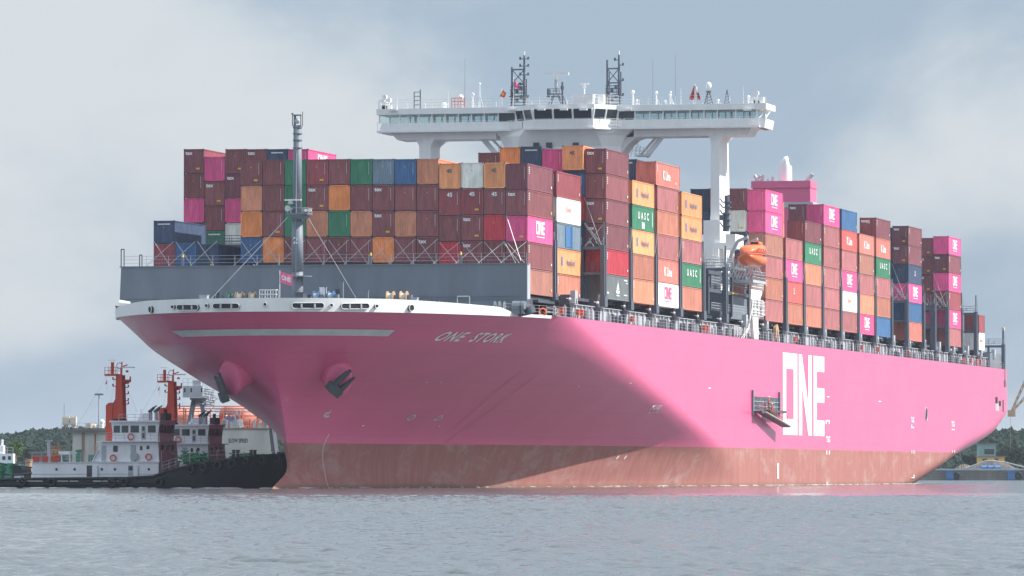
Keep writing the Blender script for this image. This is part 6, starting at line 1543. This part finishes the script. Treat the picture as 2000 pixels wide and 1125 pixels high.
    wh = MB().prism([(U(222), uz(862)), (U(223), uz(846)), (U(220), uz(825)), (U(316), uz(825)), (U(313), uz(846)), (U(313), uz(862))], 'y', y3, 2.8); wh.box(U(218), U(318), y3 - .35, 3.1, uz(825.5), uz(822.5)); wh = wh.build('wheelhouse', M['bwhite'], e)
    for a, b in ((225, 237.5), (241, 254), (258.5, 275), (293, 308)): MB().box(U(a), U(b), y3 - .04, y3 + .02, uz(846), uz(832)).build('window', M['pane'], wh)
    MB().box(U(280), U(288), y3 - .05, y3 - .01, uz(859), uz(833)).build('door', M['light'], wh); MB().box(U(282), U(286.5), y3 - .07, y3 - .05, uz(842), uz(834)).box(U(282), U(286.5), y3 - .07, y3 - .05, uz(856), uz(847)).build('door_pane', M['pane'], wh)
    xf = U(314.5)
    for k in range(4): MB().box(xf - .02, xf + .05, -2.4 + k * 1.25, -1.4 + k * 1.25, uz(846), uz(831)).build('window', M['pane'], wh)
    for k in range(3): MB().box(U(317.5), U(318.3), -2.6 + k * 1.9, -1.8 + k * 1.9, uz(882), uz(870)).build('window', M['glass'], uh)
    MB().box(U(319), U(319) + .06, -2.8, 2.8, uz(903), uz(880)).build('brown_front', M['mauve'], dh)
    # rails
    mb = MB(); mb.rail((U(68), yb, uz(902.5)), (U(184), yb, uz(902.5)), 1.0, 1.1, .03, 3).rail((U(200), y2 - .45, uz(862)), (U(321), y2 - .45, uz(862)), .95, 1.1, .03, 3).rail((U(235), y3, uz(822.5)), (U(316), y3, uz(822.5)), .7, 1.0, .03, 2).rail((U(325), -3.5, uz(923)), (U(380), -3.7, uz(905)), 1.1, .9, .03, 3).rail((U(380), -3.5, uz(903)), (U(500), -2.8, uz(892)), 1.0, 1.1, .03, 2)
    mb.build('railing', M['steel'], e)
    # mast and funnel
    z = uz; 
    mb = MB().prism([(U(209), z(862)), (U(209), z(792)), (U(215), z(787)), (U(224), z(787)), (U(222), z(800)), (U(222), z(862))], 'y', -1.6, -.6).prism([(U(222), z(822)), (U(222), z(790)), (U(227), z(780)), (U(228.5), z(733)), (U(240), z(733)), (U(242.5), z(800)), (U(242.5), z(822))], 'y', -1.5, -.3)
    ms = mb.build('mast', M['red'], e, (-.40, 0, 0)); MB().box(U(224), U(243), -1.7, -.2, z(824), z(819)).build('mast_foot', M['black'], ms)
    mb = MB().prism([(U(207.5), z(735)), (U(229), z(734)), (U(229), z(731)), (U(207.5), z(731))], 'y', -1.8, 0); mb.rail((U(208), -1.8, z(731)), (U(229), -1.8, z(731)), .75, .5, .035, 2).rail((U(208), 0, z(731)), (U(229), 0, z(731)), .75, .5, .035, 2)
    mb.box(U(216), U(220), -1.1, -.7, z(731), z(708)).tube((U(236), -.9, z(733)), (U(237), -.9, z(707)), .11, .07).tube((U(237), -.9, z(717)), (U(248), -.9, z(713)), .07); mb.prism([(U(240), z(742)), (U(254), z(747)), (U(254), z(742)), (U(250), z(742)), (U(240), z(750))], 'y', -1.2, -.7)
    for py, s in ((750, 1), (757, 1), (770, 1), (783, 1), (790, 1), (742, -1), (755, -1)): x0 = U(242) if s > 0 else U(228); mb.tube((x0, -1, z(py)), (x0 + s * .5, -1, z(py)), .05).tube((x0 + s * .5, -1, z(py)), (x0 + s * .5, -1, z(py - 5)), .09, n=6)
    mb.tube((U(254), -1, z(742)), (U(254), -1, z(736)), .09).box(U(246), U(250), -1.2, -.9, z(728), z(724)); mb.build('mast_platform', M['red'], ms)
    MB().torus((U(232), -.9, z(715)), .33, .035, (0, 1, 0)).build('loop_antenna', M['dark'], ms)
    MB().box(U(238), U(262), -1.05, -.85, z(719.5), z(717)).box(U(210), U(223), -1.0, -.8, z(704.5), z(703.5)).build('radar_scanner', M['white'], ms)
    mb = MB().tube((U(208), -1, z(735)), (U(150), -1.5, z(835)), .012, n=4).tube((U(243), -1, z(750)), (U(268), -1, z(804)), .012, n=4).tube((U(224), -1, z(735)), (U(214), -1, z(800)), .012, n=4); mb.build('rigging', M['light'], ms)
    MB().tube((U(208), -1, z(762)), (U(209), -1, z(742)), .01).prism([(U(204), z(752)), (U(207.5), z(742)), (U(207.5), z(750))], 'y', -1.02, -.98).build('pennant', M['red'], ms)
    # fire monitors and roof gear
    for px in (291, 302):
        q = MB().tube((U(px), -1.5, z(822)), (U(px), -1.5, z(806)), .2, n=8).build('monitor_base', M['light'], e); MB().tube((U(px - 3), -1.5, z(806)), (U(px + 7), -1.6, z(797)), .22, .15, n=10).tube((U(px + 7), -1.6, z(797)), (U(px + 13), -1.7, z(793)), .09, .06, n=8).build('fire_monitor', M['anchor'], q)
    MB().box(U(308), U(318), -1, 1, z(822), z(808)).box(U(311), U(314), -.5, .2, z(808), z(800)).build('searchlight_stand', M['anchor'], e)
    MB().box(U(276), U(289), -1.8, -.8, z(822), z(808)).tube((U(269), -1, z(822)), (U(269), -1, z(800)), .08, .03).tube((U(264), -1, z(822)), (U(274), -1, z(812)), .2).build('roof_locker', M['bwhite'], e)
    # aft deck machinery
    mb = MB().box(U(148), U(157), -2.5, -1.8, z(903), z(887)).prism([(U(151), z(887)), (U(145), z(880)), (U(158), z(878)), (U(157), z(887))], 'y', -2.3, -2.0); mb.box(U(176), U(190), -3, -2, z(903), z(889)); mb.build('deck_crane', M['green'], e)
    MB().box(U(117), U(139), -3, -2, z(888), z(882)).tube((U(120), -2.5, z(902)), (U(120), -2.5, z(888)), .06).tube((U(136), -2.5, z(902)), (U(136), -2.5, z(888)), .06).build('raft_canister', M['bwhite'], e)
    MB().box(U(88), U(92.5), -2, -1.6, z(902), z(862)).box(U(84), U(97), -2, -1.6, z(863), z(860)).build('aft_post', M['light'], e)
    mb = MB().tube((U(24), -1.5, z(921)), (U(24), 1.5, z(921)), .7, n=16).box(U(10), U(36), -1.4, 1.4, z(935), z(918)); mb.build('towing_winch', M['anchor'], e)
    MB().tube((U(-2), -2.4, z(936)), (U(4), -2.4, z(912)), .3, .3, n=10).box(U(18), U(28), -3.6, -3.2, z(911), z(905)).tube((U(22), -3, z(934)), (U(22), -3, z(905)), .2).box(U(-6), U(6), -3.4, -2.6, z(921), z(909)).build('green_bitt', M['net'], e)
    MB().box(U(28), U(42), -3, -2, z(934), z(926)).build('white_locker', M['white'], e)
    mb = MB().tube((U(-10), -2, z(905)), (U(66), -2, z(915)), .1); mb.path([(U(-20), -3.5, z(914)), (U(30), -3.5, z(908)), (U(66), -3.5, z(903))], .05).path([(U(66), -3, z(925)), (U(30), -3, z(928)), (U(5), -3, z(926))], .12); mb.build('tow_rail', M['anchor'], e)
    # bow: net, bitts
    mb = MB(); r9 = random.Random(4)
    for k in range(60): a = Vector((U(r9.uniform(352, 412)), r9.uniform(-3.6, -1), z(r9.uniform(886, 905)))); mb.tube(a, a + Vector((r9.uniform(-1, 1), r9.uniform(-.5, .5), r9.uniform(-.4, .4))), .09, n=4)
    for k in range(16): a = Vector((U(r9.uniform(470, 505)), r9.uniform(-2, 0), z(r9.uniform(886, 891)))); mb.tube(a, a + Vector((r9.uniform(-1, 1), .2, r9.uniform(-.2, .2))), .1, n=4)
    mb.sphere((U(382), -1.8, z(899)), 1.2, sx=1.5, sz=.6, jit=.25); tag(mb.build('mooring_net', M['net'], e), kind='stuff')
    for px in (459, 467, 493, 500): MB().tube((U(px), -2.2, z(896)), (U(px), -2.2, z(880)), .18, n=10).tube((U(px), -2.2, z(882)), (U(px), -2.2, z(879.5)), .25, n=10).build('bitt', M['anchor'], e)
    return e
tug = make_tug()
p2 = local(255 + 103, 655)
p2 = local(255 + 111, 655); tug2 = dup(tug, (p2.x, p2.y, 0), YAW - R(15), 'farther tug with the orange-red mast, half hidden behind the nearer tug and the pink bow')
# lifebuoys and extinguisher boxes hanging on the tugs
ring_me = MB().torus((0, 0, 0), .33, .07, (0, 1, 0)).mesh('lifebuoy', M['red']); rz_ = YAW - R(15)
def tpos(root, px, y, py, flip=1):
    v = Vector((ux(px) / math.cos(R(15)), y, uz(py))); return root.matrix_world @ v
tug2.scale = (.96, .96, .96)
bpy.context.view_layer.update()
for root, px, y, py, lab in ((tug, 260, -3.0, 854, 'orange lifebuoy on the wheelhouse side of the nearer tug'), (tug, 228, -3.5, 895, 'orange lifebuoy on the upper deckhouse under the square window, nearer tug'), (tug, 118, -3.85, 896, 'orange lifebuoy on the aft rail of the nearer tug'),
                             (tug, 298, -3.5, 893, 'pale orange lifebuoy at the front end of the nearer tug upper deckhouse'), (tug2, 252, -3.0, 854, 'orange lifebuoy on the wheelhouse side of the farther tug')):
    o_ = link('lifebuoy', ring_me, None, tpos(root, px, y, py)); o_.rotation_euler = (0, 0, rz_); tag(o_, lab, 'lifebuoy', 'lifebuoys on the tugs')
bx_me = MB().box(-.35, .35, -.15, .15, -.3, .3).box(-.38, .38, -.17, -.15, .22, .3).tube((0, -.17, 0), (0, -.22, 0), .08, n=8).mesh('fire_box', M['red'])
for i, (px, py) in enumerate(((77, 897), (95, 897), (113, 897))):
    o_ = link('fire_box', bx_me, None, tpos(tug, px, -3.8, py)); o_.rotation_euler = (0, 0, rz_); tag(o_, ('red box on the aft rail of the nearer tug, leftmost of three', 'red box on the aft rail of the nearer tug, middle of three', 'red box beside the lifebuoy on the nearer tug aft rail')[i], 'fire box')
tag(foam('foam', [tuple(local(-80, 628)), tuple(local(540, 612))][::-1], .3, 5), kind='stuff')
# white workboat and shore clutter at the far left
e = thing('workboat', 'small white boat with upper deck at the left edge behind the tug stern', 'boat', local(5, 800), YAW); s8 = 800 / F
def w8(px): return (px - 5) * s8
def z8(py): return (924.49 - py) * s8 + HC
MB().prism([(w8(-60), 0), (w8(-64), z8(905)), (w8(36), z8(905)), (w8(30), 0)], 'y', 0, 4).build('hull', M['green'], e)
q = MB().box(w8(-50), w8(25), .4, 3.6, z8(905), z8(886)).build('cabin', M['bwhite'], e); MB().box(w8(-50), w8(-2), .3, 3.7, z8(876), z8(874)).box(w8(-50), w8(6), .8, 3, z8(886), z8(870)).box(w8(0), w8(4), 1, 2, z8(870), z8(858)).build('upper_deck', M['bwhite'], e)
for px in (-8, 4, 15): MB().box(w8(px), w8(px + 6), .35, .4, z8(898), z8(891)).build('window', M['glass'], q)
MB().rail((w8(-20), .3, z8(886)), (w8(25), .3, z8(886)), .9, .8, .04, 2).build('railing', M['white'], e)
for i, (px0, px1, pyt, pyb, d, mat, lab, cat) in enumerate(((49, 64, 897, 917, 760, 'tan', 'orange-brown drum standing at the left shore behind the tug', 'drum'), (60, 92, 882, 905, 900, 'concrete', 'grey low shed with flat roof on the left shore', 'shed'), (98, 118, 870, 888, 900, 'tan', 'brown scaffold box on the left shore by the beige ship', 'scaffold'))):
    p = local((px0 + px1) / 2, d); k = d / F; w_ = (px1 - px0) * k / 2; zt = qz(pyt, d); e = thing(cat, lab, cat, (p.x, p.y, 0), YAW)
    if cat == 'drum': MB().tube((0, 0, .2), (0, 0, zt), w_, n=18).build('shell', M[mat], e); mb = MB(); [mb.torus((0, 0, .3 + k2 * (zt - .4) / 2), w_, .05, (0, 0, 1)) for k2 in range(3)]; mb.build('hoop', M['rust'], e)
    elif cat == 'shed': MB().box(-w_, w_, 0, 4, 0, zt - .3).build('wall', M[mat], e); MB().box(-w_ - .3, w_ + .3, -.3, 4.3, zt - .3, zt).build('roof', M['gray'], e); MB().box(-.5, .3, -.05, 0, .5, 2.2).build('door', M['dark'], e)
    else:
        mb = MB()
        for a in np.linspace(-w_, w_, 4): mb.tube((a, 0, 0), (a, 0, zt), .08, n=4).tube((a, 1.5, 0), (a, 1.5, zt), .08, n=4)
        for z in np.linspace(1, zt, 5): mb.tube((-w_, 0, z), (w_, 0, z), .07, n=4); 
        mb.build('frame', M['rust'], e); mb = MB(); [mb.box(-w_ + k2 * w_ * .7, -w_ + k2 * w_ * .7 + w_ * .5, .2, 1.2, zt - 1.6, zt - .6) for k2 in range(3)]; mb.build('platform', M[mat], e)

# ------------------------------------------------------------------ HAZE
hz_ = MB().box(CX - 8600, CX + 8600, CY - 8600, CY + 8600, -6, 75); hm = bpy.data.materials.new('haze'); hm.use_nodes = True; ht = hm.node_tree; ht.nodes.clear()
ho = N(ht, 'ShaderNodeOutputMaterial'); pv_ = N(ht, 'ShaderNodeVolumePrincipled'); pv_.inputs['Color'].default_value = (.80, .88, 1, 1); pv_.inputs['Density'].default_value = .000055; pv_.inputs['Anisotropy'].default_value = .2
ht.links.new(pv_.outputs[0], ho.inputs['Volume']); tag(hz_.build('haze', hm), kind='stuff')
